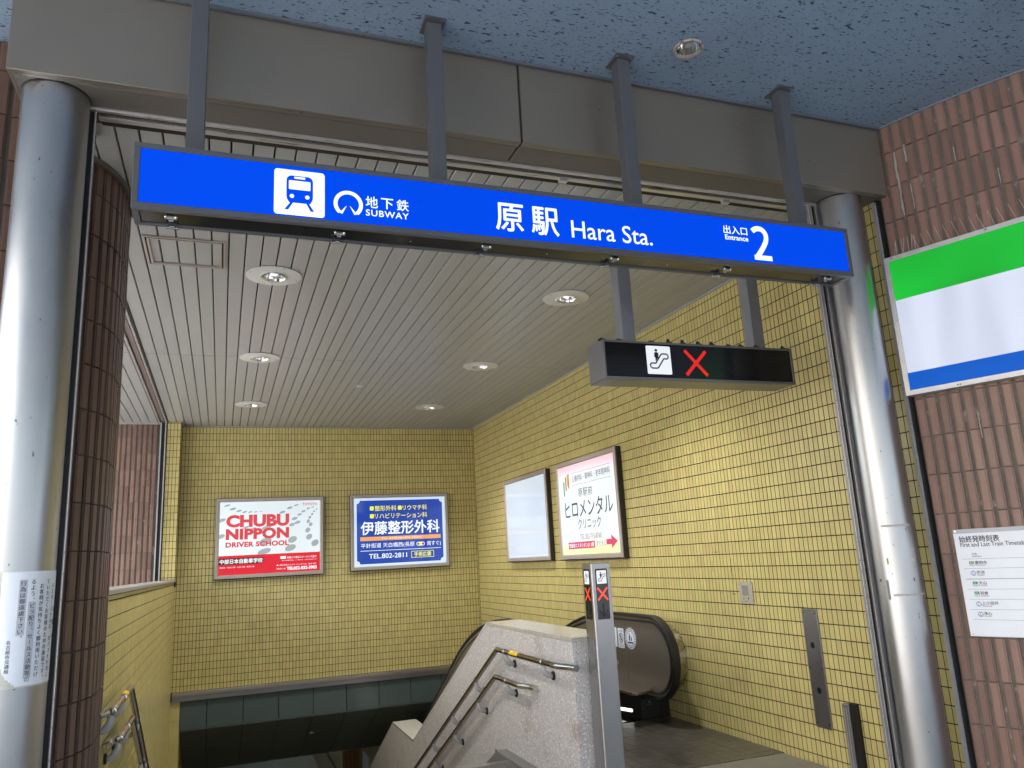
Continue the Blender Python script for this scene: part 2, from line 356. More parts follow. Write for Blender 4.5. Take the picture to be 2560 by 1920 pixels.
def text(fr, body, a0, a1, b0, b1, m, parent, d=.0025, bold=.01, spacing=1.0, name='lettering', bend=None, keep=False):
    """lettering fitted to the box a0..a1 x b0..b1 of the frame"""
    cjk = any(ord(c) > 0x2e80 for c in body); th = 0.0
    if cjk: th = bold * .62; bold = 0.0
    vs, fs = glyphs(body, bold, spacing)
    if th > .004:
        n0 = len(vs); V2 = []; F2_ = []
        for q, (ox, oy) in enumerate(((th, 0), (-th, 0), (0, th), (0, -th), (0, 0))):
            V2 += [Vector((v.x + ox, v.y + oy, q * .00012)) for v in vs]; F2_ += [tuple(i + q * n0 for i in f) for f in fs]
        vs, fs = V2, F2_
    x0 = min(v.x for v in vs); x1 = max(v.x for v in vs); y0 = min(v.y for v in vs); y1 = max(v.y for v in vs)
    sx = (a1 - a0) / (x1 - x0); sy = (b1 - b0) / (y1 - y0)
    if keep: sx = sy
    me = bpy.data.meshes.new(name)
    P = []
    for v in vs:
        a = a0 + (v.x - x0) * sx; b = b0 + (v.y - y0) * sy
        P.append(tuple(bend(a, b, d)) if bend else tuple(fr.at(a, b, d + v.z)))
    me.from_pydata(P, [], fs); me.materials.append(m); me.update()
    if parent is not None: me.transform(world(parent).inverted())
    return link(name, me, parent)
def stroke(fr, pts, w, d, mb, closed=False):
    """flat line of width w with mitred corners"""
    n = len(pts); P = [Vector(p) for p in pts]; L = []; Rr = []
    for i in range(n):
        a = P[i - 1] if (i > 0 or closed) else None; b = P[(i + 1) % n] if (i < n - 1 or closed) else None
        d1 = (P[i] - a).normalized() if a is not None else None; d2 = (b - P[i]).normalized() if b is not None else None
        if d1 is None: d1 = d2
        if d2 is None: d2 = d1
        n1 = Vector((-d1.y, d1.x)); n2 = Vector((-d2.y, d2.x)); nn = (n1 + n2); nn = nn.normalized() if nn.length > 1e-6 else n1
        k = w / 2 / max(.35, nn.dot(n1)); L.append(P[i] + nn * k); Rr.append(P[i] - nn * k)
    for i in range(n if closed else n - 1):
        j = (i + 1) % n
        mb.quad(fr.at(*Rr[i], d), fr.at(*Rr[j], d), fr.at(*L[j], d), fr.at(*L[i], d))
    return mb

# ---------------------------------------------------------------- ground, floors
XW = 4.073
mb = MB()
for (x0, x1, y0, y1) in ((-150, 150, -150, 3.6), (-150, -.81, 3.6, 60), (4.12, 150, 3.6, 60)):
    mb.box(x0, x1, y0, y1, -.3, 0)
obj('pavement', mb, M['asphalt'], kind='structure')
mb = MB(); mb.box(-.81, 4.12, 3.6, 6.2, -.3, -.012); mb.box(2.59, 4.12, 6.2, 6.9, -.3, -.012)
mb.box(2.59, 4.12, 6.9, 12.7, -3.5, -3.2)
hall_floor = obj('hall_floor', mb, M['grout_b'], kind='structure')
tm = MB(); tm.box(.0012, .0988, .0012, .0988, -.012, .0); tmesh = tm.mesh('floor_tile', M['floor_dark'])
for i in range(15):
    for j in range(16):
        link('floor_tile', tmesh, hall_floor).location = (2.6 + i * .1, 5.29 + j * .1, random.uniform(-.0008, .0008))
lm = MB(); lm.box(.002, .298, .002, .298, -.012, .0); lmesh = lm.mesh('floor_slab', M['floor_light'])
for i in range(16):
    for j in range(5):
        link('floor_slab', lmesh, hall_floor).location = (-.75 + i * .3, 3.78 + j * .3, random.uniform(-.0008, .0008))
rest = MB()
for i in range(30):
    for j in range(9): rest.box(-.8 + i * .1 + .0012, -.8 + i * .1 + .0988, 5.29 + j * .1 + .0012, 5.29 + j * .1 + .0988, -.012, 0)
obj('floor_tile', rest, M['floor_dark'], hall_floor, kind='stuff')

# ---------------------------------------------------------------- stairs down to the concourse
st = thing('staircase', 'dark stone stairs going down between the yellow parapet and the granite divider', 'stairs', (.8, 6.2, 0))
for k in range(33):
    y0 = 6.2 + .3 * k; z1 = -.15 * k
    s_ = MB(); s_.box(-.63, 2.165, y0, y0 + .3, z1 - .15 - .25, z1 - (.15 if k else .0) + 0, 0)
    if k == 0: continue
    obj('step', s_, M['step'], st, bevel=.004)
mb = MB(); mb.box(-.63, 2.165, 6.16, 6.24, -.3, .002); obj('nosing', mb, M['black'] if False else M['step'], st)
mb = MB(); mb.prism([(5.1, -.3), (5.1, .012), (6.53, .012), (8.53, -.99), (16, -4.72), (16, -5.1)], lambda u, v, d: (d, u, v), 2.172, 2.268)
obj('gutter', mb, M['nosing'], st, bevel=.004)
mb = MB(); mb.box(-3, 9, 15.8, 45, -5.3, -5.0)
low = obj('concourse_floor', mb, M['grout_b'], kind='structure')
mb = MB()
for i in range(44):
    for j in range(50): mb.box(-2.9 + i * .15, -2.9 + i * .15 + .146, 22 + j * .3, 22 + j * .3 + .296, -5.0, -4.992)
obj('floor_tile', mb, mat('pale concourse tile', (.52, .53, .52), rough=.5, var=.05), low, kind='stuff')

# ---------------------------------------------------------------- canopy ceiling
mb = MB(); mb.box(-5.5, 12, -8.2, 3.0, 4.25, 4.75); mb.box(-5.5, 2.2, 3.0, 3.3, 4.25, 4.75); mb.box(2.5, 12, 3.0, 3.3, 4.25, 4.75); mb.box(-5.5, 12, 3.3, 3.56, 4.25, 4.75); mb.box(2.2, 2.5, 3.0, 3.3, 4.36, 4.75); mb.box(-5.5, -.97, 3.56, 13, 4.25, 4.75); mb.box(4.7, 10, 3.56, 5, 4.25, 4.75)
mb.box(-.97, 4.7, 3.56, 3.9, 4.262, 4.75)
hx, hy, hr = 2.345, 3.145, .07; NN = 32
for k in range(NN):
    a0, a1 = 2 * math.pi * k / NN, 2 * math.pi * (k + 1) / NN
    def sq(a):
        c_, s_ = math.cos(a), math.sin(a); t_ = min((2.5 - hx if c_ > 0 else hx - 2.2) / max(abs(c_), 1e-9), (3.3 - hy if s_ > 0 else hy - 3.0) / max(abs(s_), 1e-9)); return (hx + c_ * t_, hy + s_ * t_, 4.25)
    mb.quad((hx + hr * math.cos(a0), hy + hr * math.sin(a0), 4.25), (hx + hr * math.cos(a1), hy + hr * math.sin(a1), 4.25), sq(a1), sq(a0))
canopy = obj('canopy_ceiling', mb, M['canopy'], kind='structure')
mb = MB(); mb.box(-.95, 4.075, 3.503, 3.522, 4.234, 4.2485)
obj('edge_trim', mb, M['whiteplate'] if False else mat('edge trim', (.10, .12, .14), rough=.6), canopy)
mb = MB(); mb.box(-.96, 9, 3.9, 16.5, 3.93, 4.6); mb.box(-3.0, -.96, 5.06, 16.5, 3.93, 4.24)
obj('hall_roof', mb, M['concrete'], kind='structure')

# ---------------------------------------------------------------- hall ceiling slats
mb = MB(); mb.box(-.95, 4.073, 3.97, 12.75, 3.895, 3.93); mb.box(-2.6, -.95, 5.06, 12.75, 3.895, 3.93)
hc = obj('hall_ceiling', mb, M['gap'], kind='structure')
PIT = .1125
segs = ((3.97, 8.455), (8.465, 12.742))
x = -.454 - PIT * 3
slat_cache = {}
def slat_mesh(y0, y1, w):
    k = (round(y0, 3), round(y1, 3), round(w, 3))
    if k not in slat_cache:
        pts = [(0, 3.805), (.004, 3.800), (w - .004, 3.800), (w, 3.805), (w, 3.826), (0, 3.826)]
        slat_cache[k] = MB().prism(pts, lambda u, v, d: (u, d, v), y0, y1).mesh('slat', M['slat'])
    return slat_cache[k]
PANX0, PANX1, PANY0, PANY1 = -.56, -.03, 5.35, 5.87
while x < 4.07:
    w = min(PIT - .009, 4.07 - x - .002)
    cutl = []
    for lx, lys in ((.33, (5.94, 8.45, 10.97)), (2.83, (5.97, 8.46, 10.965))):
        if x + w > lx - .09 and x < lx + .09: cutl = lys
    parts = []
    for y0, y1 in segs:
        a = y0
        for ly in cutl:
            lo, hi = ly - .105, ly + .105
            if lo < y1 and hi > y0:
                if lo > a: parts.append((a, lo))
                a = max(a, hi)
        if y1 > a: parts.append((a, y1))
    for y0, y1 in parts:
        if w > .02: link('slat', slat_mesh(y0, y1, w), hc).location = (x, 0, 0)
    x += PIT
x = -.945 - PIT + .01
while x > -2.5:
    for y0, y1 in ((5.06, 8.455), (8.465, 12.6)): link('slat', slat_mesh(y0, y1, PIT - .009), hc).location = (x, 0, 0)
    x -= PIT
mb = MB(); mb.box(4.055, 4.0725, 3.97, 12.74, 3.786, 3.7995); mb.box(-.6, 4.054, 12.731, 12.749, 3.786, 3.7995)
obj('edge_trim', mb, M['slat'], hc)
# shutter slot running along the ceiling over the parapet
t = thing('ceiling_shutter_track', 'narrow metal shutter track running along the slatted ceiling above the yellow parapet', 'track', (-.86, 8.5, 3.8))
mb = MB(); mb.box(-.925, -.905, 4.9, 12.6, 3.782, 3.822); mb.box(-.835, -.815, 4.9, 12.6, 3.782, 3.822); obj('rail', mb, M['track'], t)
mb = MB(); mb.box(-.893, -.85, 4.9, 12.6, 3.802, 3.826); obj('slot_cover', mb, mat('shutter bottom bar', (.30, .25, .24), rough=.4, metal=.4, var=.08), t)
mb = MB(); mb.box(-.945, -.926, 4.9, 12.6, 3.8, 3.826); mb.box(-.814, -.80, 4.9, 12.6, 3.801, 3.826); obj('slot_edge', mb, M['gap'], t)
# access hatch
t = thing('ceiling_hatch', 'square framed access hatch in the slatted ceiling left of the lights', 'hatch', (-.295, 5.6, 3.8))
mb = MB()
def fr4(mb, x0, x1, y0, y1, w, z0, z1):
    mb.box(x0, x1, y0, y0 + w, z0, z1); mb.box(x0, x1, y1 - w, y1, z0, z1); mb.box(x0, x0 + w, y0 + w, y1 - w, z0, z1); mb.box(x1 - w, x1, y0 + w, y1 - w, z0, z1)
fr4(mb, PANX0, PANX1, PANY0, PANY1, .014, 3.789, 3.7995); obj('outer_frame', mb, M['frame'], t)
mb = MB(); fr4(mb, PANX0 + .026, PANX1 - .026, PANY0 + .026, PANY1 - .026, .014, 3.788, 3.7995); obj('inner_frame', mb, M['frame'], t)
mb = MB(); fr4(mb, PANX0 + .0145, PANX1 - .0145, PANY0 + .0145, PANY1 - .0145, .011, 3.797, 3.7995); obj('seal', mb, M['bronze_dark'], t)

# ---------------------------------------------------------------- ceiling downlights
def downlight(x, y, label):
    t = thing('ceiling_downlight', label, 'ceiling light', (x, y, 3.8), 'round downlights in the slatted hall ceiling')
    mb = MB(); mb.lathe([(.098, -.001), (.20, -.001), (.208, -.004), (.208, -.009), (.200, -.011), (.1, -.012), (.097, -.010)], (x, y, 3.8), n=48); obj('trim_plate', mb, M['whiteplate'], t, smooth=30)
    mb = MB(); mb.lathe([(.099, -.012), (.099, -.020), (.086, -.022), (.080, -.014), (.078, .02)], (x, y, 3.8), n=40); obj('ring', mb, M['reflector'], t, smooth=40)
    mb = MB(); mb.lathe([(.078, .0), (.074, .02), (.055, .06), (.028, .085), (.001, .088)], (x, y, 3.8), n=32); obj('reflector', mb, M['reflector'], t, smooth=60)
    mb = MB(); mb.lathe([(.001, .010), (.030, .012), (.050, .024), (.052, .04), (.030, .06), (.02, .085)], (x, y, 3.8), n=20); obj('lamp', mb, E_['lamp'], t, smooth=60)
    mb = MB()
    for k in range(4):
        a = R(20 + 90 * k); mb.lathe([(.0001, -.0135), (.004, -.013), (.005, -.011)], (x + .185 * math.cos(a), y + .185 * math.sin(a), 3.8), n=8)
    obj('screw', mb, M['inkgrey'], t)
    ld = bpy.data.lights.new('downlight_glow', 'SPOT'); ld.energy = 38; ld.spot_size = R(110); ld.spot_blend = .8; ld.shadow_soft_size = .06; ld.color = (1, .98, .92)
    lo = bpy.data.objects.new('downlight_glow', ld); COL.objects.link(lo); lo.parent = t; lo.location = (0, 0, -.03)
for (x, y, l) in ((.325, 5.94, 'round white downlight nearest the hatch, left row front'), (2.83, 5.97, 'round white downlight left of the grey sign posts, right row front'),
                  (.33, 8.45, 'round white downlight in the middle of the left row, on the slat joint'), (2.83, 8.46, 'round white downlight in the middle of the right row, on the slat joint'),
                  (.33, 10.975, 'round white downlight at the back of the left row above the red poster'), (2.84, 10.965, 'round white downlight at the back of the right row near the wall corner')):
    downlight(x, y, l)
mb = MB(); mb.lathe([(.001, -.016), (.03, -.015), (.033, -.008), (.045, -.007), (.052, -.001), (.052, .004)], (1.6, 9.7, 3.8), n=28)
o = obj('ceiling_sensor', mb, M['whiteplate'], smooth=35, label='small white round sensor between the two rows of downlights', cat='sensor')
# outdoor recessed light
t = thing('canopy_downlight', 'old recessed downlight with rusty rim in the blue ceiling', 'ceiling light', (2.345, 3.145, 4.25))
c = (2.345, 3.145, 4.25)
mb = MB(); mb.lathe([(.066, .004), (.066, -.006), (.079, -.009), (.083, -.004), (.083, .0)], c, n=36); obj('rim', mb, M['rust'], t, smooth=35)
mb = MB(); mb.lathe([(.067, -.004), (.066, .02), (.056, .06), (.04, .085), (.001, .088)], c, n=32); obj('reflector', mb, M['reflector'], t, smooth=60)
mb = MB(); mb.lathe([(.001, .012), (.018, .014), (.022, .03), (.016, .05), (.018, .085)], c, n=16)
obj('bulb', mb, mat('dead bulb', (.45, .42, .40), rough=.35, var=.2, nscale=60), t, smooth=50)

# ---------------------------------------------------------------- lintel beam
BX0, BX1, BY, BZ, BT = -.942, 4.072, 3.53, 3.762, 4.2475
t = thing('lintel_beam', 'wide bronze metal beam across the top of the entrance', 'beam', (1.5, 3.6, 3.77))
JX = 1.478
for (x0, x1) in ((BX0, JX - .007), (JX + .007, BX1)):
    mb = MB(); mb.box(x0, x1, BY, BY + .022, BZ, BT); obj('fascia_panel', mb, M['bronze'], t, bevel=.0025)
    mb = MB(); mb.box(x0, x1, BY + .0225, BY + .045, BZ, BZ + .03); obj('drip_edge', mb, M['bronze'], t)
for (x0, x1) in ((BX0 + .002, JX - .006), (JX + .006, BX1 - .01)):
    mb = MB(); mb.box(x0, x1, BY + .058, 3.765, BZ + .006, BZ + .03); obj('soffit_panel', mb, M['bronze_matt'], t, bevel=.002)
mb = MB(); mb.box(BX0 + .01, BX1 - .012, BY + .02, 3.90, BZ + .03, BT - .01); mb.box(JX - .01, JX + .01, BY + .006, BY + .02, BZ + .01, BT - .005); obj('core', mb, M['bronze_dark'], t)
mb = MB(); mb.box(BX0, BX0 + .01, BY + .0225, 4.1, BZ + .004, BT); mb.box(BX0 + .01, -.66, 3.766, 4.08, BZ + .006, BZ + .029); obj('end_plate', mb, M['bronze'], t)
t = thing('shutter_track', 'worn silver shutter track under the bronze beam', 'track', (1.5, 3.85, 3.77))
mb = MB(); mb.box(-.645, 3.70, 3.768, 3.792, 3.756, 3.79); obj('front_rail', mb, M['track'], t, bevel=.002)
mb = MB(); mb.box(-.625, 3.70, 3.862, 3.905, 3.775, 3.80); obj('rear_rail', mb, M['track'], t, bevel=.002)
mb = MB(); mb.box(-.64, 3.70, 3.793, 3.861, 3.80, 3.83); mb.box(-.62, 3.70, 3.906, 3.968, 3.79, 3.826); obj('slot', mb, M['bronze_dark'], t)
mb = MB()
for xx, yy in ((3.02, 3.87), (1.85, 3.865)):
    mb = MB(); mb.box(xx, xx + .05, yy, yy + .03, 3.752, 3.7745); obj('clip', mb, M['track'], t)

# ---------------------------------------------------------------- columns with shutter guides
def column(cx, cy, r, label):
    t = thing('round_column', label, 'column', (cx, cy, 0))
    mb = MB(); mb.lathe([(r, -.02), (r, 3.766)], (cx, cy, 0), n=96); obj('shaft', mb, M['steel'], t, smooth=20)
    mb = MB(); mb.lathe([(r + .004, 3.7615), (r + .0045, 3.767)], (cx, cy, 0), n=64); obj('cap_seal', mb, M['black'], t)
    return t
cL = column(-.778, 3.72, .139, 'round stainless steel column on the left, with a torn notice stuck on it')
cR = column(3.82, 3.712, .1415, 'round stainless steel column on the right, between the yellow tiles and the brown wall')
def guide(slot, lips, label):
    t = thing('shutter_guide', label, 'shutter guide', (slot[0], 3.8, 0))
    for x0, x1 in lips:
        mb = MB(); mb.box(x0, x1, 3.772, 3.790, 0, 3.755); obj('lip', mb, M['guide'], t, bevel=.002)
        for e_ in ((x0 + .001, x1 - .004) if x1 - x0 > .02 else (x1 - .0035,)):
            mb = MB(); mb.box(e_, e_ + .003, 3.7695, 3.7718, 0, 3.755); obj('bright_edge', mb, M['track'], t)
    mb = MB(); mb.box(slot[0], slot[1], 3.7905, 3.797, 0, 3.755); obj('slot', mb, M['black'], t)
guide((-.66, -.6275), ((-.6270, -.618),), 'dark vertical shutter guide beside the left steel column')
guide((3.640, 3.684), ((3.617, 3.646), (3.677, 3.702)), 'metal vertical shutter guide beside the right steel column')

# notice on the left column (bent round it)
def bendL(deg_per_m=None):
    c = (-.778, 3.72); rr = .139
    def fn(a, b, d):        # a = arc length measured from angle -90 deg, b = height
        th = R(-90) + a / rr; return (c[0] + (rr + d) * math.cos(th), c[1] + (rr + d) * math.sin(th), b)
    return fn
bl = bendL()
def arc(deg): return R(deg + 90) * .139
notice = thing('notice_sticker', 'torn white notice with vertical Japanese text on the left steel column', 'notice', (-.778, 3.58, 1.4))
def bent_rect(a0, a1, b0, b1, d, m, name, n=22, jag=None):
    mb = MB()
    for i in range(n):
        u0 = a0 + (a1 - a0) * i / n; u1 = a0 + (a1 - a0) * (i + 1) / n
        lo0, lo1 = (jag(u0), jag(u1)) if jag else (b0, b0)
        mb.quad(bl(u0, lo0, d), bl(u1, lo1, d), bl(u1, b1, d), bl(u0, b1, d))
    return sub_or_obj(name, mb, m, notice)
def jag(u):
    g = math.degrees(u / .139) - 90
    if g < -84: return 1.30 - (g + 97) * .0065 + .008 * math.sin(g * 1.7)
    if g < -66: return 1.215 - (g + 84) * .0022 + .006 * math.sin(g * 2.1)
    return 1.178
bent_rect(arc(-120), arc(8), 1.172, 1.608, .0006, M['oldpaper'], 'torn_backing', n=40)
bent_rect(arc(-97), arc(8), 1.178, 1.606, .0014, M['paper'], 'sheet', n=60, jag=jag)
bent_rect(arc(-72.5), arc(-61), 1.365, 1.575, .0020, M['papergrey'], 'text_highlight', n=4)
bent_rect(arc(-58), arc(-46.5), 1.205, 1.49, .0020, M['papergrey'], 'text_highlight', n=4)
def vtext(s, deg, top, ch, m=None, w=None):
    w = w or ch
    for i, c in enumerate(s):
        if c == ' ': continue
        vs, fs = glyphs(c, 0.0)
        vs = [Vector((v.x + o_, v.y, 0)) for o_ in (-.012, .012) for v in vs]; fs = fs + [tuple(i + len(vs) // 2 for i in f) for f in fs]
        if not fs: continue
        me = bpy.data.meshes.new('character'); P = []
        rot = c == 'ー'
        for v in vs:
            X, Y = v.x, v.y
            if rot: X, Y = .5 + (v.y - .38), .38 - (v.x - .5)
            if c in '、。': X += .55; Y += .5
            P.append(bl(arc(deg) + (X - .5) * w * .92, top - (i + 1) * ch + Y * ch * .92 + .1 * ch, .0027))
        me.from_pydata(P, [], fs); me.materials.append(m or M['ink']); me.update(); me.transform(world(notice).inverted())
        link('character', me, notice)
vtext('行為は御遠慮下さい。', -67, 1.574, .0228)
vtext('るよう、ビラ配り、セールス活動等の', -52.3, 1.578, .0228)
vtext('お客様が気持ちよく御利用いただけ', -38, 1.560, .0222)
vtext('ていただくお客様のための施設です。', -25, 1.577, .0228)
vtext('バスターミナルは、市バスを利用し', -12, 1.56, .0228)
vtext('お 願 い', -2, 1.47, .026)
vtext('名古屋市交通局', -81, 1.352, .0175)
# old tape marks on the right column
tp = thing('tape_remnants', 'scraps of old tape and torn paper on the right steel column', 'tape', (3.82, 3.57, 1.3))
def bendR(a, b, d):
    th = R(a); return (3.82 + (.1415 + d) * math.cos(th), 3.712 + (.1415 + d) * math.sin(th), b)
def rpatch(a0, a1, b0, b1, m, skew=0):
    mb = MB(); n = 10
    for i in range(n):
        u0 = a0 + (a1 - a0) * i / n; u1 = a0 + (a1 - a0) * (i + 1) / n
        s0 = skew * i / n + random.uniform(-.001, .001); s1 = skew * (i + 1) / n
        mb.quad(bendR(u0, b0 + s0, .0008), bendR(u1, b0 + s1, .0008), bendR(u1, b1 + s1, .0008), bendR(u0, b1 + s0, .0008))
    sub_or_obj('tape_scrap', mb, m, tp)
tape = mat('dull tape', (.46, .45, .42), rough=.45, var=.15, nscale=40); rustp = mat('rusty glue', (.20, .14, .08), rough=.8, var=.4, nscale=80)
rpatch(-152, -80, 1.617, 1.630, tape); rpatch(-148, -60, 1.218, 1.231, tape); rpatch(-176, -170, 1.302, 1.318, rustp)
rpatch(-160, -154, 1.20, 1.312, mat('glue residue', (.26, .25, .24), rough=.7, var=.3, nscale=90)); rpatch(-151, -147, 1.40, 1.438, mat('green scrap', (.35, .38, .20), rough=.7)); rpatch(-95, -84, 1.415, 1.428, mat('pale yellow scrap', (.55, .56, .42), rough=.6))
rpatch(-97, -93, 1.30, 1.318, M['inkgrey'])

# ---------------------------------------------------------------- tiled walls
def tile_geo(w, h, d=.0026, c=.0009):
    """a glazed tile standing proud of the grout: u, v, depth"""
    v = [(0, 0, 0), (w, 0, 0), (w, h, 0), (0, h, 0), (0, 0, d - c), (w, 0, d - c), (w, h, d - c), (0, h, d - c), (c, c, d), (w - c, c, d), (w - c, h - c, d), (c, h - c, d)]
    f = [(0, 1, 5, 4), (1, 2, 6, 5), (2, 3, 7, 6), (3, 0, 4, 7), (4, 5, 9, 8), (5, 6, 10, 9), (6, 7, 11, 10), (7, 4, 8, 11), (8, 9, 10, 11)]
    return v, f
def proj_area(P, u, v, w, h):
    d = Vector(P) - CAMP; dep = d.dot(fw)
    if dep < .1: return 0
    px = (1280 + 1930.6 * d.dot(rt) / dep, 960 - 1930.6 * d.dot(up) / dep)
    if not (-60 < px[0] < 2620 and -60 < px[1] < 1980): return 0
    return w * h * abs(d.normalized().dot(Vector(u).cross(Vector(v)))) * 1e6 / dep ** 2
def tile_wall(parent, org, u, v, n, U0, U1, V0, V1, pu, pv, uo, vo, material, single=0, gap=.0064, name='tile', skip=None, ledge=.0026, limit=None):
    """tiles on the plane org + a*u + b*v, grid pitch pu x pv with joints at uo + k*pu, vo + k*pv; the `single` largest in view are objects of their own"""
    u, v, n, org = Vector(u), Vector(v), Vector(n), Vector(org); cells = []
    k0 = math.floor((U0 - uo) / pu); k1 = math.ceil((U1 - uo) / pu); j0 = math.floor((V0 - vo) / pv); j1 = math.ceil((V1 - vo) / pv)
    for k in range(k0, k1):
        for j in range(j0, j1):
            a0 = max(U0, uo + k * pu + gap / 2); a1 = min(U1, uo + (k + 1) * pu - gap / 2); b0 = max(V0, vo + j * pv + gap / 2); b1 = min(V1, vo + (j + 1) * pv - gap / 2)
            if a1 - a0 < .006 or b1 - b0 < .006: continue
            if limit and not limit((a0 + a1) / 2, (b0 + b1) / 2): continue
            P = org + u * (a0 + a1) / 2 + v * (b0 + b1) / 2
            cells.append((proj_area(P, u, v, a1 - a0, b1 - b0) if not (skip and skip((a0 + a1) / 2, (b0 + b1) / 2)) else 0, a0, a1, b0, b1))
    cells.sort(key=lambda c: -c[0])
    cache = {}
    Vv = []; Ff = []
    for q, (ar, a0, a1, b0, b1) in enumerate(cells):
        key = (round(a1 - a0, 4), round(b1 - b0, 4))
        if q < single and ar > 0:
            if key not in cache:
                tv, tf = tile_geo(*key, d=ledge)
                me = bpy.data.meshes.new(name); me.from_pydata([tuple(u * a + v * b + n * c) for a, b, c in tv], [], tf); me.materials.append(material)
                bm = bmesh.new(); bm.from_mesh(me); bmesh.ops.recalc_face_normals(bm, faces=bm.faces); 
                bm.to_mesh(me); bm.free(); 
                if me.polygons[8].normal.dot(n) < 0: me.flip_normals()
                cache[key] = me
            o = link(name, cache[key], parent); o.location = (world(parent).inverted() @ (org + u * a0 + v * b0 + n * random.uniform(0, .0006)))
        else:
            tv, tf = tile_geo(*key, d=ledge); i = len(Vv); jit = random.uniform(0, .0006)
            Vv += [tuple(org + u * (a0 + a) + v * (b0 + b) + n * (c + jit)) for a, b, c in tv]; Ff += [tuple(i + k for k in f) for f in tf]
    if Vv:
        me = bpy.data.meshes.new(name); me.from_pydata(Vv, [], Ff); me.materials.append(material); me.update()
        if me.polygons[8].normal.dot(n) < 0: me.flip_normals()
        me.transform(world(parent).inverted()); link(name, me, parent, kind='stuff')
# right wall
rw = thing('right_tiled_wall', 'long yellow tiled wall on the right, running in beside the escalator', 'wall', (XW, 8.2, 0))
mb = MB(); mb.box(XW + .0, XW + .10, 3.652, 12.96, -3.4, 3.93); obj('grout_bed', mb, M['grout_y'], rw)
hide = lambda a, b: (4.72 < a < 4.885 and .25 < b < 1.075) or (a < 12.75 and b < 0)
tile_wall(rw, (XW, 0, 0), (0, 1, 0), (0, 0, 1), (-1, 0, 0), 3.654, 12.745, -1.9, 3.79, .049, .1023, 3.648, .0554, M['tile_side'], single=300, gap=.0067, skip=hide, limit=lambda a, b: b > -.05 or a > 6.8)
# back wall
bw = thing('back_tiled_wall', 'yellow tiled wall at the back of the hall with two lit posters', 'wall', (1.7, 12.75, -.08))
mb = MB(); mb.box(-1.02, XW, 12.75, 12.95, -.2, 3.93); obj('grout_bed', mb, M['grout_y'], bw)
tile_wall(bw, (0, 12.75, 0), (1, 0, 0), (0, 0, 1), (0, -1, 0), -1.0, 4.066, -.078, 3.79, .049, .1023, .027, 3.681 - 40 * .1023, M['tile_back'])
mb = MB(); mb.box(-.61, XW - .008, 12.68, 12.749, -.128, -.083); mb.box(-.61, XW - .008, 12.700, 12.749, -.141, -.129); obj('sill_top', mb, mat('sill metal', (.42, .38, .35), rough=.33, metal=.85, var=.06, nscale=4), bw, bevel=.002)
mb = MB(); mb.box(-.61, XW - .008, 12.715, 12.749, -.205, -.1425); obj('sill_channel', mb, M['steel_dull'], bw, bevel=.002)
gp = -.14 - .5
for k in range(10):
    x0 = max(-.50, gp + k * .5 + .005); x1 = min(4.06, gp + (k + 1) * .5 - .005)
    if x1 - x0 < .05: continue
    mb = MB(); mb.box(x0, x1, 12.752, 12.772, -.597, -.208); obj('fascia_panel', mb, M['glassfascia'], bw, bevel=.002)
mb = MB(); mb2 = MB(); mb2.box(-.5, 4.06, 12.774, 12.95, -.596, -.202); obj('fascia_core', mb2, M['black'], bw); mb.box(-.5, 4.06, 12.745, 12.768, -.612, -.6); obj('fascia_edge', mb, mat('fascia trim', (.13, .14, .14), rough=.4, metal=.5), bw)
# sloping soffit over the lower flight
sc = MB(); s2 = math.sqrt(.5 ** 2 + .25 ** 2)
soff = thing('sloping_soffit', 'dark panelled ceiling sloping down over the lower stairs', 'ceiling', (1.7, 12.77, -.6))
fs = Frame((0, 12.772, -.604), (1, 0, 0), (0, 2, -1), (0, -1, -2))
LN = Vector((0, 1.93, -.965)).length
for k in range(10):
    x0 = max(-.485, gp + k * .5 + .006); x1 = min(4.06, gp + (k + 1) * .5 - .006)
    for j in range(-1, 4):
        b0 = max(0, .43 + j * .56 + .005); b1 = min(LN, .43 + (j + 1) * .56 - .005)
        if x1 - x0 < .03 or b1 - b0 < .03: continue
        mb = MB(); mb.prism([(x0, b0), (x1, b0), (x1, b1), (x0, b1)], lambda u, v, d: fs.at(u, v, d), -.014, 0); obj('panel', mb, M['glassdark'], soff)
mb = MB(); mb.prism([(-.495, -.01), (4.06, -.01), (4.06, LN), (-.495, LN)], lambda u, v, d: fs.at(u, v, d), -.05, -.016); obj('backing', mb, M['black'], soff)
mb = MB(); mb.prism(ring(1.42, .86, .035), lambda u, v, d: fs.at(u, v, d), 0.001, .012); obj('detector', mb, M['whiteplate'], soff)
mb = MB(); mb.box(-3, 9, 14.75, 45, -1.58, -1.2); obj('concourse_ceiling', mb, M['concrete'], kind='structure')
# concourse walls
mb = MB(); mb.box(3.26, 3.46, 14.7, 20.4, -5, -1.58); mb.box(3.26, 3.46, 23, 45, -5, -1.58); 
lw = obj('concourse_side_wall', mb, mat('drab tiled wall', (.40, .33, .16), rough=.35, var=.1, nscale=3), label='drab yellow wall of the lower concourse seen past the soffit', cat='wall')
ow = thing('concourse_end_wall', 'orange brown tiled wall down in the concourse beside the granite divider', 'wall', (4, 20.5, -5))
mb = MB(); mb.box(3.47, 8, 20.5, 20.6, -5, -1.58); obj('grout_bed', mb, M['grout_y'], ow)
tile_wall(ow, (0, 20.5, 0), (1, 0, 0), (0, 0, 1), (0, -1, 0), 2.9, 6.2, -4.98, -1.6, .10, .06, 3.47, -5, M['orangetile'], gap=.006)
mb = MB(); mb.box(2.9, 3.26, 20.507, 20.6, -5, -1.58); obj('grout_bed', mb, M['grout_y'], ow)
mb = MB(); mb.box(-3, 9, 45, 45.2, -5, -1.5); obj('concourse_far_wall', mb, M['concrete'], label='plain wall closing the far end of the lower concourse', cat='wall')
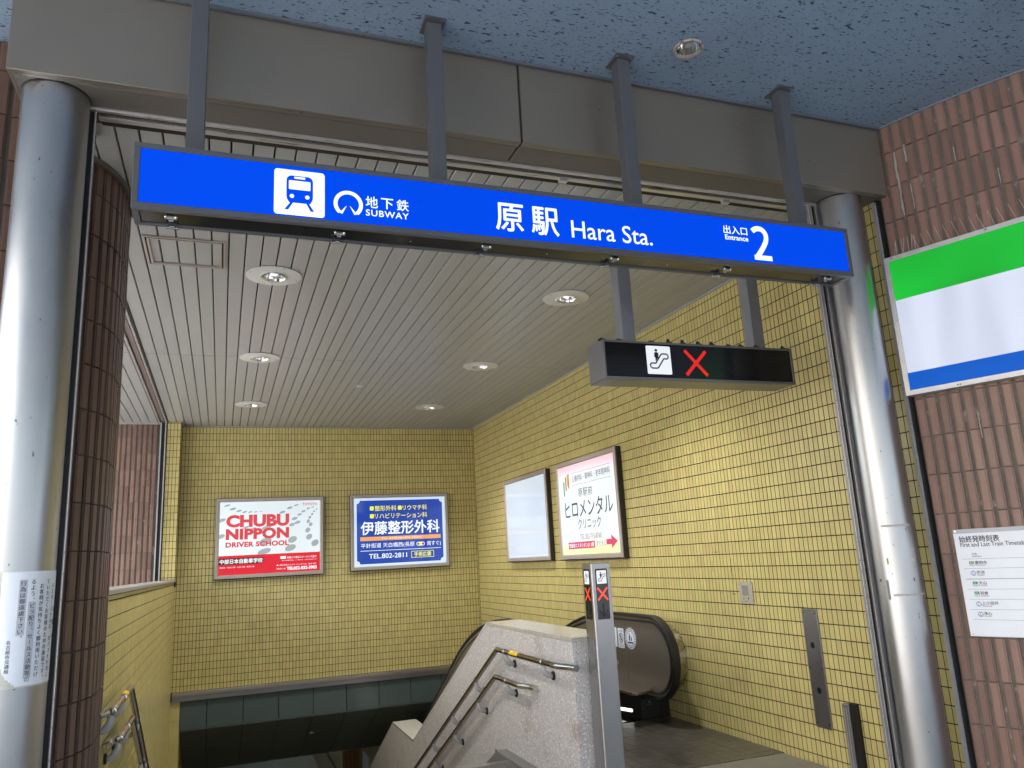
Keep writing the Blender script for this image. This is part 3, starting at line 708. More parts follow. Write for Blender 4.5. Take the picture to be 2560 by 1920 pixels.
mb = MB(); mb.box(-3.3, -3.05, 12.9, 45, -5.3, -1.2); obj('concourse_left_wall', mb, M['concrete'], label='plain wall along the left of the lower concourse', cat='wall')
mb = MB(); mb.box(-.83,-.503,12.752,12.95,-5,-.2); mb.box(-.83,-.497,12.951,14.9,-5,-.3); obj('stair_side_wall', mb, M['tile_side'], label='plain yellow wall beside the lower flight under the grey fascia', cat='wall')
t = thing('concourse_handrail', 'thin steel handrail far down on the concourse wall', 'handrail', (3.2, 24, -3.95))
mb = MB(); mb.tube([(3.17, 23.2, -3.95), (3.17, 30, -3.95)], .03); obj('rail', mb, M['chrome'], t, smooth=50)
mb = MB(); mb.box(3.19, 3.26, 24.0, 24.04, -3.97, -3.93); mb.box(3.19, 3.26, 28.0, 28.04, -3.97, -3.93); obj('bracket', mb, M['bracket'], t)
for k, yy in enumerate((17.6, 18.9)):
    t = thing('concourse_poster', ('white poster with violet figure nearer the orange wall, deep in the concourse', 'white poster nearer the stairs, deep in the concourse')[1 - k], 'poster', (3.25, yy, -3.1))
    mb = MB(); mb.box(3.235, 3.259, yy, yy + .8, -3.9, -2.7); obj('sheet', mb, E_['posterlight'] if False else M['paper'], t)
    mb = MB(); mb.box(3.231, 3.2345, yy + .2, yy + .6, -3.6, -3.1); obj('print', mb, mat('violet print', (.22, .12, .26), rough=.4), t)

for k, (xx, yy) in enumerate(((.6, 18.5), (2.2, 22.5), (.6, 26.5), (2.2, 30.5))):
    mb = MB(); mb.box(xx - .6, xx + .6, yy - .12, yy + .12, -1.60, -1.5805); obj('added_concourse_light', mb, emit('added concourse glow', (.9, 1.0, .95), 8.0), label=('first', 'second', 'third', 'last')[k] + ' added unseen light in the concourse ceiling counted from the stairs', cat='ceiling light', group='added unseen lights in the concourse ceiling')  # glowing panels added to brighten the concourse, out of the camera's view

# left parapet wall with coping
pw = thing('parapet_wall', 'low yellow tiled parapet along the left of the stairs with grey coping', 'wall', (-.72, 8.9, 0))
mb = MB(); mb.box(-.81, -.63, 5.02, 12.75, -4.2, 1.462); obj('grout_bed', mb, M['grout_y'], pw)
tile_wall(pw, (-.63, 0, 0), (0, 1, 0), (0, 0, 1), (1, 0, 0), 5.02, 12.745, -1.6, 1.461, .049, .1023, 5.02, 3.681 - 60 * .1023, M['tile_side'])
mb = MB(); mb.box(-.84, -.605, 5.0, 12.42, 1.466, 1.497); obj('coping', mb, M['cap'], pw, bevel=.004)
mb = MB(); mb.box(-.6235, -.6215, 5.2, 5.285, 1.03, 1.25)
t = obj('wall_plate', mb, mat('tan plate', (.30, .25, .14), rough=.5), label='small tan plate on the parapet wall beside the brown brick pier', cat='plate')
mb = MB(); mb.box(-.6235 - .0, -.6185, 5.215, 5.27, .97, 1.0)
# yellow pier beyond the parapet
yp = thing('yellow_pier', 'narrow yellow tiled pier at the far end of the parapet', 'pier', (-.71, 12.5, 1.5))
mb = MB(); mb.box(-.815, -.617, 12.43, 12.74, 1.40, 3.80); obj('grout_bed', mb, M['grout_y'], yp)
tile_wall(yp, (0, 12.43, 0), (1, 0, 0), (0, 0, 1), (0, -1, 0), -.812, -.62, 1.5, 3.797, .047, .1023, -.808, 3.681 - 60 * .1023, M['tile_back'])
tile_wall(yp, (-.617, 0, 0), (0, 1, 0), (0, 0, 1), (1, 0, 0), 12.435, 12.735, 1.5, 3.797, .049, .1023, 12.435, 3.681 - 60 * .1023, M['tile_side'])
t = thing('side_shutter_guide', 'pale vertical shutter guide between the far brick wall and the yellow pier', 'shutter guide', (-.86, 12.4, 1.5))
mb = MB(); mb.box(-.900, -.884, 12.39, 12.45, 1.40, 3.79); mb.box(-.836, -.822, 12.39, 12.45, 1.40, 3.79); obj('flange', mb, mat('pale guide metal', (.55, .55, .58), rough=.35, metal=.5), t)
mb = MB(); mb.box(-.883, -.837, 12.435, 12.45, 1.40, 3.79); obj('slot', mb, M['black'], t)

# ---------------------------------------------------------------- brick walls
def brick_geo(w, h, d=.016):
    """brick face with a stepped edge on both sides, u across, v up"""
    e, c = .006, .002
    us = [(0, 0), (0, d * .55), (e, d * .6), (e + .001, d - .001), (e + .003, d), (w - e - .003, d), (w - e - .001, d - .001), (w - e, d * .6), (w, d * .55), (w, 0)]
    v = []; f = []; n = len(us)
    for z in (0, h): v += [(a, z, b) for a, b in us]
    for i in range(n - 1): f.append((i, i + 1, n + i + 1, n + i))
    f.append(tuple(range(n))[::-1]); f.append(tuple(range(n, 2 * n)))
    return v, f
def brick_curve(parent, pos, rows, cols, hgt, wid, single=300, material=None, name='brick', zmax=None):
    """pos(c) -> (point, tangent, normal) at column c; rows = list of (z0, z1)"""
    cache = {}; cells = []
    for c in cols:
        P, T, N = pos(c)
        for z0, z1 in rows:
            ctr = P + Vector((0, 0, (z0 + z1) / 2)); ar = proj_area(ctr, T, Vector((0, 0, 1)), wid, z1 - z0)
            if (CAMP - ctr).dot(N) < 0: ar = 0
            cells.append((ar, c, z0, z1))
    cells.sort(key=lambda q: -q[0]); Vv = []; Ff = []
    for q, (ar, c, z0, z1) in enumerate(cells):
        P, T, N = pos(c); key = round(z1 - z0, 4)
        if q < single and ar > 0:
            if key not in cache:
                tv, tf = brick_geo(wid, key); me = bpy.data.meshes.new(name); me.from_pydata([(a - wid / 2, -b3, b) for a, b, b3 in tv], [], tf); me.materials.append(material)
                bm = bmesh.new(); bm.from_mesh(me); bmesh.ops.recalc_face_normals(bm, faces=bm.faces); bm.to_mesh(me); bm.free()
                cache[key] = me
            o = link(name, cache[key], parent)
            m = Matrix(((T.x, -N.x, 0, P.x), (T.y, -N.y, 0, P.y), (0, 0, 1, z0), (0, 0, 0, 1)))
            m = m @ Matrix.Translation((random.uniform(-.0012, .0012), random.uniform(-.0012, .0012), random.uniform(-.001, .001))) @ Matrix.Rotation(random.uniform(-.004, .004), 4, 'Y')
            o.matrix_local = world(parent).inverted() @ m
        else:
            tv, tf = brick_geo(wid, z1 - z0); i = len(Vv)
            Vv += [tuple(P + T * (a - wid / 2) + N * b3 + Vector((0, 0, z0 + b))) for a, b, b3 in tv]; Ff += [tuple(i + k for k in f) for f in tf]
    if Vv:
        me = bpy.data.meshes.new(name); me.from_pydata(Vv, [], Ff); me.materials.append(M['brick_stuff']); me.update()
        bm = bmesh.new(); bm.from_mesh(me); bmesh.ops.recalc_face_normals(bm, faces=bm.faces); bm.to_mesh(me); bm.free()
        me.transform(world(parent).inverted()); link(name, me, parent, kind='stuff')
RH = .2379; HG = .0075
def rows_from(z0, zmin, zmax):
    out = []; k = math.floor((zmin - z0) / RH)
    while z0 + k * RH < zmax:
        a, b = max(zmin, z0 + k * RH + HG / 2), min(zmax, z0 + (k + 1) * RH - HG / 2)
        if b - a > .01: out.append((a, b))
        k += 1
    return out
# curved wall on the right
RC, RR = Vector((7.238, 4.476, 0)), 3.284
def posR(c):
    a = R(-163.35 + 1.222 * c) ; N = Vector((math.cos(a), math.sin(a), 0)); T = Vector((-math.sin(a), math.cos(a), 0)) ; return RC + N * (RR - .0145), T, N
brw = thing('curved_brick_wall', 'curved brown brick wall on the right carrying the green and white sign', 'wall', (4.4, 2.9, 0))
mb = MB(); mb.lathe([(RR - .014, 0), (RR - .014, 4.249)], RC, n=90, a0=R(-165.0), a1=R(-105)); obj('mortar', mb, M['grout_b'], brw, smooth=30)
brick_curve(brw, posR, rows_from(.4885, 0, 4.247), [c + .5 for c in range(-1, 46)], .23, .0500, 300, M['brick'])
mb = MB()
for k in range(40): 
    a0, a1 = R(-165 + k * 1.4), R(-165 + (k + 1) * 1.4); r1, r2 = RR + .004, RR + .016
    p = [RC + Vector((math.cos(a), math.sin(a), 0)) * r_ for a, r_ in ((a0, r1), (a1, r1), (a1, r2), (a0, r2))]
    mb.quad(*[(q.x, q.y, 4.2425) for q in p]); mb.quad((p[2].x, p[2].y, 4.2425), (p[3].x, p[3].y, 4.2425), (p[3].x, p[3].y, 4.2498), (p[2].x, p[2].y, 4.2498))
obj('top_trim', mb, mat('blue grey trim', (.22, .26, .31), rough=.6), brw)
mb = MB(); mb.box(4.048, 4.070, 3.628, 3.650, 0, 3.756); t = obj('corner_trim', mb, M['silver'], label='thin vertical aluminium trim between yellow tiles and curved brown wall', cat='trim')
mb = MB(); mb.box(4.062, 4.085, 3.604, 3.627, 0, 3.76); obj('sealant', mb, M['black'], t)
# round ended pier on the left
LC, LR = Vector((-1.28, 4.74, 0)), .69
NC = 28; dA = 6.32
def posL(c):
    if c < NC: 
        a = R(-1.2 - dA * (c + .5)); N = Vector((math.cos(a), math.sin(a), 0)); T = Vector((-math.sin(a), math.cos(a), 0)); return LC + N * (LR - .0145), T, N
    k = c - NC; return Vector((LC.x + LR - .0145, LC.y + .03 + k * .076, 0)), Vector((0, 1, 0)), Vector((1, 0, 0))
brl = thing('brick_pier', 'round ended brown brick pier with painted-in shade behind the left steel column', 'pier', (-1.28, 4.74, 0))
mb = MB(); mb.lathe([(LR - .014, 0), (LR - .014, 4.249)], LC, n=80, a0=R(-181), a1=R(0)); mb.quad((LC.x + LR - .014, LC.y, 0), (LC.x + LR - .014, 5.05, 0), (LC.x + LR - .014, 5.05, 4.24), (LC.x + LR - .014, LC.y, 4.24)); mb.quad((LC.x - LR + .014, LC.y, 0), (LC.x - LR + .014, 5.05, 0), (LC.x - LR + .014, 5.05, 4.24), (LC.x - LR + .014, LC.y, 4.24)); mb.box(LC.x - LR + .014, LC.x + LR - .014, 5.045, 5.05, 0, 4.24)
obj('mortar', mb, mat('shade toned pier mortar', (.075, .066, .056), rough=.95, var=.2, nscale=14, bump=.5, bscale=90), brl, smooth=30)  # mortar darkened too, so the pier's shade sits in the colour
M['brick_pier'] = mat('shade toned brown brick', (.135, .078, .060), rough=.40, var=.09, nscale=9, fine=.08, objvar=.16, bump=.35, bscale=120)  # brown brick with the pier's shade put into its base colour
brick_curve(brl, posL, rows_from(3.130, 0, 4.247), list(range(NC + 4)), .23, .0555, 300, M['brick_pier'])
mb = MB(); mb.lathe([(LR + .003, 3.772), (LR + .028, 3.772), (LR + .028, 3.7995)], LC, n=60, a0=R(-62), a1=R(8)); mb.box(LC.x + LR + .003, LC.x + LR + .028, LC.y + .09, 5.03, 3.772, 3.7995); obj('ceiling_trim', mb, mat('pier trim', (.13, .115, .10), rough=.5, metal=.4), brl, smooth=30)
# far brick wall seen over the parapet
fb = thing('far_brick_wall', 'sunlit pinkish brick wall seen through the gap above the parapet', 'wall', (-1.9, 12.6, 0))
FC, FR = Vector((-1.15, 15.9, 0)), 3.4
def posF(c):
    a = R(-86.3 - 1.18 * c); N = Vector((math.cos(a), math.sin(a), 0)); T = Vector((-math.sin(a), math.cos(a), 0)); return FC + N * (FR - .0145), T, N
mb = MB(); mb.lathe([(FR - .014, 0), (FR - .014, 3.80)], FC, n=40, a0=R(-130), a1=R(-85.6)); obj('mortar', mb, M['grout_b'], fb, smooth=30)
brick_curve(fb, posF, rows_from(3.572, 0, 3.797), [c + .5 for c in range(0, 30)], .23, .0500, 260, M['brick'])
mb = MB(); mb.lathe([(FR + .003, 3.775), (FR + .022, 3.775), (FR + .022, 3.7995)], FC, n=40, a0=R(-125), a1=R(-85.8)); obj('top_trim', mb, M['cap'], fb)

# ---------------------------------------------------------------- station sign
SY = 3.25; X0, X1, Z0, Z1 = -.387, 3.386, 3.037, 3.333
sg = thing('station_sign', 'long lit blue station sign with white train pictogram hanging from four posts', 'sign', (1.5, 3.34, 3.04))
mb = MB()
for (x0, x1, z0, z1) in ((X0, X1, Z0, Z0 + .028), (X0, X1, Z1 - .024, Z1), (X0, X0 + .026, Z0 + .0281, Z1 - .0241), (X1 - .026, X1, Z0 + .0281, Z1 - .0241)): mb.box(x0, x1, SY, SY + .03, z0, z1)
obj('front_frame', mb, M['charcoal'], sg, bevel=.0025)
mb = MB(); mb.box(X0, X1, 3.405, 3.43, Z0, Z0 + .03); mb.box(X0, X1, 3.405, 3.43, Z1 - .024, Z1); obj('rear_frame', mb, M['charcoal'], sg, bevel=.0025)
mb = MB(); mb.box(X0 + .027, X1 - .027, 3.2805, 3.4045, Z0 + .012, Z1 - .008); obj('cabinet', mb, M['charcoal'], sg)
for x0, x1 in ((X0 + .0005, X0 + .026), (X1 - .026, X1 - .0005)):
    mb = MB(); mb.box(x0, x1, 3.2802, 3.4048, Z0 + .0005, Z1 - .0005); obj('end_cap', mb, M['charcoal'], sg)
mb = MB(); mb.box(X0 + .03, X1 - .03, 3.292, 3.400, Z0 + .006, Z0 + .0115); obj('bottom_panel', mb, M['darkpanel'], sg)
mb = MB(); mb.box(X0 + .027, X1 - .027, 3.400, 3.428, Z0 + .0305, Z1 - .0245); obj('rear_panel', mb, M['charcoal'], sg)
F1 = Frame((0, SY + .006, 0), (1, 0, 0), (0, 0, 1), (0, -1, 0))
mb = MB(); F1.rect(mb, X0 + .026, X1 - .026, Z0 + .028, Z1 - .024, 0); sub_or_obj('face', mb, E_['blue'], sg)
pic = thing('x', 'x', 'x'); bpy.data.objects.remove(pic)
def plate(fr, pts, d, m, name, parent): return flat_poly_mesh(fr, [pts], d, m, name, parent)
pp = plate(F1, rrect(.173, .390, 3.073, 3.289, .014), .0015, E_['bluewhite'], 'pictogram_panel', sg)
# train front
body = rrect(.225, .339, 3.132, 3.262, .022, 8)
body = [(.237, 3.132), (.327, 3.132)] + [(.337, 3.150), (.339, 3.165)] + [(p[0], p[1]) for p in rrect(.225, .339, 3.132, 3.262, .024, 8)[:18]] + [(.225, 3.165), (.227, 3.150)]
plate(F1, body, .0022, E_['blue'], 'train_body', sg)
plate(F1, rrect(.258, .305, 3.2475, 3.2575, .002, 2), .0030, E_['bluewhite'], 'train_window', sg)
plate(F1, rrect(.235, .328, 3.195, 3.238, .004, 3), .0030, E_['bluewhite'], 'train_window', sg)
plate(F1, ring(.2485, 3.163, .0095), .0030, E_['bluewhite'], 'train_lamp', sg); plate(F1, ring(.3145, 3.163, .0095), .0030, E_['bluewhite'], 'train_lamp', sg)
flat_poly_mesh(F1, [[(.242, 3.133), (.254, 3.133), (.233, 3.097), (.217, 3.097)], [(.310, 3.133), (.322, 3.133), (.345, 3.097), (.329, 3.097)]], .0024, E_['blue'], 'rail_mark', sg)
# subway mark
mb = MB(); cx, cz, ro, ri = .4945, 3.1525, .0655, .048
N = 44
for k in range(N):
    a0 = R(-47 + (274) * k / N); a1 = R(-47 + 274 * (k + 1) / N)
    mb.quad(F1.at(cx + ri * math.cos(a0), cz + ri * math.sin(a0), .002), F1.at(cx + ro * math.cos(a0), cz + ro * math.sin(a0), .002), F1.at(cx + ro * math.cos(a1), cz + ro * math.sin(a1), .002), F1.at(cx + ri * math.cos(a1), cz + ri * math.sin(a1), .002))
for s in (-1, 1): F1.poly(mb, [(cx + s * .006, 3.146), (cx + s * .0405, 3.1065), (cx + s * .0265, 3.1035)][::s], .002)
for s in (-1, 1): pass
sub_or_obj('subway_mark', mb, E_['bluewhite'], sg)
T = lambda s, a0, a1, b0, b1, **k: text(F1, s, a0, a1, b0, b1, E_['bluewhite'], sg, d=.002, **k)
T('地', .573, .6285, 3.1465, 3.2035, bold=.016); T('下', .643, .7, 3.148, 3.201, bold=.02); T('鉄', .7155, .7725, 3.1465, 3.2035, bold=.014); T('SUBWAY', .573, .7715, 3.1065, 3.1375, bold=.012, spacing=1.12)
T('原', 1.199, 1.345, 3.100, 3.2475, bold=.022); T('駅', 1.385, 1.5335, 3.097, 3.2475, bold=.022)
T('Hara Sta.', 1.600, 2.063, 3.101, 3.196, bold=.004)
T('出入口', 2.516, 2.672, 3.2175, 3.267, bold=.022); T('Entrance', 2.522, 2.673, 3.183, 3.2125, bold=.022)
mb = MB(); q2 = lambda x, y: (2.699 + x * .123, 3.081 + y * .198)
two = [q2(*p) for p in ((.055, .845), (.13, .885), (.24, .925), (.36, .943), (.48, .942), (.60, .918), (.70, .870), (.765, .80), (.785, .72), (.770, .635), (.72, .55), (.63, .455), (.52, .355), (.39, .25), (.24, .135), (.13, .06))]
stroke(F1, two, .0300, .002, mb); F1.rect(mb, *[q2(.02, 0)[0], q2(.98, 0)[0]], q2(0, 0)[1], q2(0, .145)[1], .0023); sub_or_obj('lettering', mb, E_['bluewhite'], sg)
# latches
def latch(x, y, s, parent):
    mb = MB(); z = Z0
    mb.box(x - .016, x + .016, y - .008, y + .008, z - .007, z + .004); mb.tube([(x - .024, y + s * .006, z - .010), (x + .024, y + s * .006, z - .010)], .0065, n=8)
    mb.box(x - .011, x + .011, y + s * .008, y + s * .024, z - .012, z - .007); mb.tube([(x - .009, y + s * .026, z - .012), (x + .009, y + s * .026, z - .012)], .005, n=8)
    mb.lathe([(.0001, -.013), (.006, -.012), (.007, -.006)], (x + .02, y, z), n=8); mb.lathe([(.0001, -.013), (.006, -.012), (.007, -.006)], (x - .02, y, z), n=8)
    obj('latch', mb, M['chrome'], parent, smooth=40)
for x in (-.238, .462, 1.161, 1.857, 2.546, 3.235): latch(x, 3.30, 1, sg); latch(x, 3.412, -1, sg)
mb = MB()
for x in (.8, 1.5, 2.2): mb.lathe([(.0001, .0045), (.003, .005), (.0035, .0058)], (x, 3.35, Z0), n=10)
obj('screw', mb, M['whiteplate'], sg)
for px in (-.157, .946, 2.030, 3.127):
    mb = MB(); mb.box(px - .0375, px + .0375, 3.318, 3.393, Z1, 4.240); po = obj('post', mb, M['charcoal'], sg, bevel=.003)
    mb = MB(); mb.box(px - .055, px + .055, 3.285, 3.425, 4.2405, 4.2485); sub('flange', mb, M['charcoal'], po)
    mb = MB()
    for sx in (-.045, .045):
        for yy in (3.3, 3.41): mb.lathe([(.0001, -.0035), (.0055, -.003), (.006, .0)], (px + sx * .95, yy, 4.2405), n=8)
    sub('bolt', mb, M['chrome'], po)

# ---------------------------------------------------------------- escalator pictogram shared drawing
def esc_icon(fr, a0, b0, s, parent, d, white, dark):
    """white rounded panel with an escalator outline and a standing figure; s = panel size"""
    plate(fr, rrect(a0, a0 + s[0], b0, b0 + s[1], .05 * s[0], 4), d, white, 'pictogram_panel', parent)
    q = lambda x, y: (a0 + x * s[0], b0 + y * s[1])
    out = [(.20, .21), (.14, .26), (.13, .33), (.18, .385), (.36, .385), (.60, .70), (.66, .725), (.82, .725), (.885, .68), (.89, .60), (.84, .55), (.70, .55), (.46, .235), (.40, .21)]
    mb = MB(); stroke(fr, [q(*p) for p in out], .052 * (s[0] + s[1]) / 2, d + .0007, mb, closed=True)
    fr.poly(mb, [q(.36, .44), (q(.49, .60)), q(.50, .74), q(.47, .78), q(.355, .78), q(.325, .74), q(.32, .60), q(.36, .585)], d + .0007)
    fr.poly(mb, [q(.41 + .058 * math.cos(t_), .845 + .05 * math.sin(t_)) for t_ in [2 * math.pi * k / 14 for k in range(14)]], d + .0007)
    sub_or_obj('pictogram', mb, dark, parent)
def cross(fr, ca, cb, w, h, t_, d, m, parent, name='red_cross'):
    mb = MB(); L = math.hypot(w, h) / 2; 
    for s in (1, -1):
        dx, dy = w / 2 / L, s * h / 2 / L; nx, ny = -dy * t_ / 2, dx * t_ / 2
        dd = d + (.0004 if s > 0 else 0)
        fr.poly(mb, [(ca - dx * L + nx, cb - dy * L + ny), (ca - dx * L - nx, cb - dy * L - ny), (ca + dx * L - nx, cb + dy * L - ny), (ca + dx * L + nx, cb + dy * L + ny)], dd)
    sub_or_obj(name, mb, m, parent)
def arrow(fr, ca, cb, w, h, t_, d, m, parent):
    mb = MB(); stroke(fr, [(ca, cb + h / 2), (ca, cb - h / 2 + t_ * .6)], t_, d, mb); stroke(fr, [(ca - w / 2, cb - h * .05), (ca, cb - h / 2), (ca + w / 2, cb - h * .05)], t_, d + .0003, mb)
    sub_or_obj('unlit_arrow', mb, m, parent)
# hanging escalator sign
es = thing('escalator_sign', 'grey hanging sign with escalator pictogram and red cross below the blue sign', 'sign', (3.05, 4.43, 2.65))
EX0, EX1, EY0, EY1, EZ0, EZ1 = 2.287, 3.802, 4.322, 4.545, 2.650, 2.913
mb = MB(); mb.box(EX0, EX1, EY0 + .012, EY1, EZ0, EZ1); obj('cabinet', mb, M['greybox'], es, bevel=.004)
mb = MB()
for (x0, x1, z0, z1) in ((EX0, EX1, EZ0, EZ0 + .018), (EX0, EX1, EZ1 - .014, EZ1), (EX0, EX0 + .016, EZ0 + .0181, EZ1 - .0141), (EX1 - .016, EX1, EZ0 + .0181, EZ1 - .0141)): mb.box(x0, x1, EY0 - .002, EY0 + .0115, z0, z1)
obj('frame', mb, M['greybox'], es, bevel=.002)
F2 = Frame((0, EY0 + .004, 0), (1, 0, 0), (0, 0, 1), (0, -1, 0))
mb = MB(); F2.rect(mb, EX0 + .016, EX1 - .016, EZ0 + .018, EZ1 - .014, 0); sub_or_obj('face', mb, M['darkpanel'] if False else mat('black acrylic face', (.010, .010, .013), rough=.16, var=.3, nscale=5), es)
esc_icon(F2, 2.607, 2.692, (.186, .194), es, .0015, E_['iconwhite'], M['black'])
cross(F2, 2.989, 2.779, .168, .172, .024, .0015, E_['redx'], es)
arrow(F2, 3.29, 2.775, .13, .14, .02, .0012, mat('unlit panel segment', (.0135, .0135, .016), rough=.2), es)
for px in (2.526, 3.585):
    mb = MB(); mb.box(px - .049, px + .049, 4.386, 4.484, EZ1, 3.7995); obj('post', mb, M['greypost'], es, bevel=.004)
for k in range(13):
    x = 2.30 + k * .121 + random.uniform(-.015, .015)
    if any(abs(x - p) < .056 for p in (2.526, 3.585)): continue
    mb = MB(); h = random.uniform(.014, .034)
    mb.lathe([(.024, 0), (.022, .008), (.012, .013), (.010, h * .8), (.002, h)], (x, 4.345, EZ1), n=7); mb.lathe([(.014, 0), (.013, .010), (.002, .014)], (x + .022, 4.35, EZ1), n=6)
    obj('spike_clip', mb, M['lump'], es)

# ---------------------------------------------------------------- lit posters
def poster_box(name, label, fr, a0, a1, b0, b1, depth=.075, fw_=.055, face=None, cat='poster'):
    """fr: wall frame; frame profile with mitred bevel; face set back"""
    t = thing(name, label, cat, tuple(fr.at((a0 + a1) / 2, b0, 0)))
    mb = MB(); mb.prism([(a0 - .006, b0 - .012), (a1 + .012, b0 - .012), (a1 + .012, b1 + .006), (a0 - .006, b1 + .006)], lambda u, v, d: fr.at(u, v, d), .001, depth - .018); obj('housing', mb, M['frameblack'], t)
    w = fw_
    prof = [(0, depth - .018), (0, depth - .004), (.006, depth), (w - .012, depth - .004), (w, depth - .016)]
    C = [(a0, b0, 1, 1), (a1, b0, -1, 1), (a1, b1, -1, -1), (a0, b1, 1, -1)]
    for k in range(4):
        p, q = C[k], C[(k + 1) % 4]; mb = MB()
        for i in range(len(prof) - 1):
            o1, d1 = prof[i]; o2, d2 = prof[i + 1]
            mb.quad(fr.at(p[0] + p[2] * o1, p[1] + p[3] * o1, d1), fr.at(q[0] + q[2] * o1, q[1] + q[3] * o1, d1), fr.at(q[0] + q[2] * o2, q[1] + q[3] * o2, d2), fr.at(p[0] + p[2] * o2, p[1] + p[3] * o2, d2))
        obj('frame_side', mb, M['frame'], t)
    mb = MB(); fr.rect(mb, a0 + w, a1 - w, b0 + w, b1 - w, depth - .0165); sub_or_obj('face', mb, face, t)
    g = Frame(fr.at(a0 + w, b0 + w, depth - .0165), fr.u, fr.v, fr.n); g.W = a1 - a0 - 2 * w; g.H = b1 - b0 - 2 * w
    return t, g
FB = Frame((0, 12.744, 0), (1, 0, 0), (0, 0, 1), (0, -1, 0))
def norm(g):        # text and shapes in 0..1 poster coordinates
    def tx(s, x0, x1, y0, y1, m, par, **k): return text(g, s, x0 * g.W, x1 * g.W, y0 * g.H, y1 * g.H, m, par, **k)
    def pl(pts, d, m, name, par): return flat_poly_mesh(g, [[(x * g.W, y * g.H) for x, y in pts]], d, m, name, par)
    return tx, pl
RB = lambda x0, x1, y0, y1: [(x0, y0), (x1, y0), (x1, y1), (x0, y1)]
# driving school
t, g = poster_box('lit_poster', 'lit driving school poster with big red CHUBU NIPPON lettering', FB, -.095, 1.502, 1.466, 2.664, face=E_['posterwhite']); tx, pl = norm(g)
dots = [(.07, .955, .032, .012), (.125, .905, .032, .016), (.185, .875, .026, .014), (.24, .858, .024, .012), (.295, .855, .02, .010), (.35, .855, .016, .008), (.40, .86, .012, .006),
        (.615, .84, .03, .018), (.69, .90, .028, .018), (.755, .935, .024, .012), (.79, .80, .024, .016), (.83, .845, .022, .015), (.88, .885, .018, .012), (.925, .90, .014, .009),
        (.74, .745, .03, .022), (.77, .69, .03, .022), (.715, .66, .03, .024), (.88, .70, .018, .028), (.895, .755, .015, .022), (.905, .655, .020, .028), (.92, .80, .012, .018), (.94, .84, .010, .014), (.965, .87, .008, .012),
        (.875, .575, .026, .035), (.89, .48, .032, .040), (.95, .39, .038, .046), (.70, .335, .055, .045), (.44, .30, .066, .04), (.02, .75, .04, .025), (.02, .53, .035, .03),
        (.46, .63, .05, .026), (.26, .645, .035, .014), (.33, .625, .025, .012), (.45, .44, .062, .048), (.72, .45, .045, .045), (.17, .68, .03, .016)]
mb = MB()
for (x, y, rx, ry) in dots:
    mb.poly([g.at((x + rx * math.cos(a) - ry * .35 * math.sin(a) * .0) * g.W, (y + ry * math.sin(a) + rx * .32 * math.cos(a)) * g.H, .001) for a in [2 * math.pi * k / 16 for k in range(16)]])
sub_or_obj('printed_dots', mb, E_['postergrey'], t, kind='stuff')
pl(RB(0, 1, 0, .262), .0016, E_['posterred'], 'red_band', t)
tx('CHUBU', .062, .685, .645, .820, E_['posterredt'], t, bold=.055); tx('NIPPON', .062, .685, .475, .630, E_['posterredt'], t, bold=.055, spacing=1.05); tx('DRIVER SCHOOL', .062, .685, .372, .445, E_['posterredt'], t, bold=.045, spacing=1.05)
tx('TOYOTA', .82, .97, .93, .965, E_['posterredt'], t, bold=.02, spacing=1.15)
pl(RB(.0, .43, .140, .225), .0021, mat('dark red block', (.10, .01, .015), rough=.1), 'name_block', t)
tx('中部日本自動車学校', .012, .425, .150, .215, E_['postertext'], t, d=.003, bold=.035)
tx('普通車・普通二種・大型二輪・普通二輪', .012, .345, .092, .112, E_['postertext'], t, d=.003, bold=.005)
pl(rrect(.60, .655, .185, .222, .008, 2), .0024, E_['postertext'], 'bus_icon', t)
tx('各駅より無料スクールバス運行', .665, .965, .185, .215, E_['postertext'], t, d=.003, bold=.01); tx('地下鉄鶴舞線・八事日赤・JR中央線ほか', .615, .965, .152, .168, E_['postertext'], t, d=.003, bold=0)
tx('●八事日赤駅よりスクールバスで1分、徒歩で8分', .565, .965, .088, .110, E_['postertext'], t, d=.003, bold=0); tx('昭和区八事', .565, .652, .040, .060, E_['postertext'], t, d=.003, bold=0)
tx('TEL052-832-3903', .665, .968, .026, .072, E_['postertext'], t, d=.003, bold=.04)
# orthopaedic clinic
t, g = poster_box('lit_poster', 'lit navy blue clinic poster with yellow and white Japanese text', FB, 1.928, 3.545, 1.480, 2.674, face=E_['posterlight']); tx, pl = norm(g)
nav = []
for cx, cy, a in ((.972, .965, 180), (.028, .965, 270), (.028, .035, 0), (.972, .035, 90)):
    seg = [(cx + .034 * math.cos(R(a + 90 * k / 6)) * 1, cy + .048 * math.sin(R(a + 90 * k / 6))) for k in range(7)]
    nav += seg[::-1]
pl(nav, .0012, E_['posternavy'], 'navy_panel', t)
for (x, y) in ((.17, .815), (.475, .815), (.17, .70)): pl(rrect(x, x + .042, y, y + .062, .010, 3), .0020, E_['posteryellow'], 'bullet', t)
tx('整形外科', .222, .458, .805, .885, E_['posteryellow'], t, bold=.02); tx('リウマチ科', .528, .80, .805, .885, E_['posteryellow'], t, bold=.02); tx('リハビリテーション科', .222, .80, .690, .772, E_['posteryellow'], t, bold=.015)
tx('伊藤整形外科', .07, .935, .455, .655, E_['postertext'], t, bold=.030)
pl(RB(.065, .945, .370, .428), .0020, E_['posterorange'], 'orange_band', t); tx('ito orthopedic clinic', .30, .73, .380, .418, E_['postertext'], t, bold=.01, spacing=1.3)
tx('平針街道 天白橋西(長原', .07, .65, .255, .335, E_['postertext'], t, bold=.008); tx('南すぐ)', .79, .945, .255, .335, E_['postertext'], t, bold=.008)
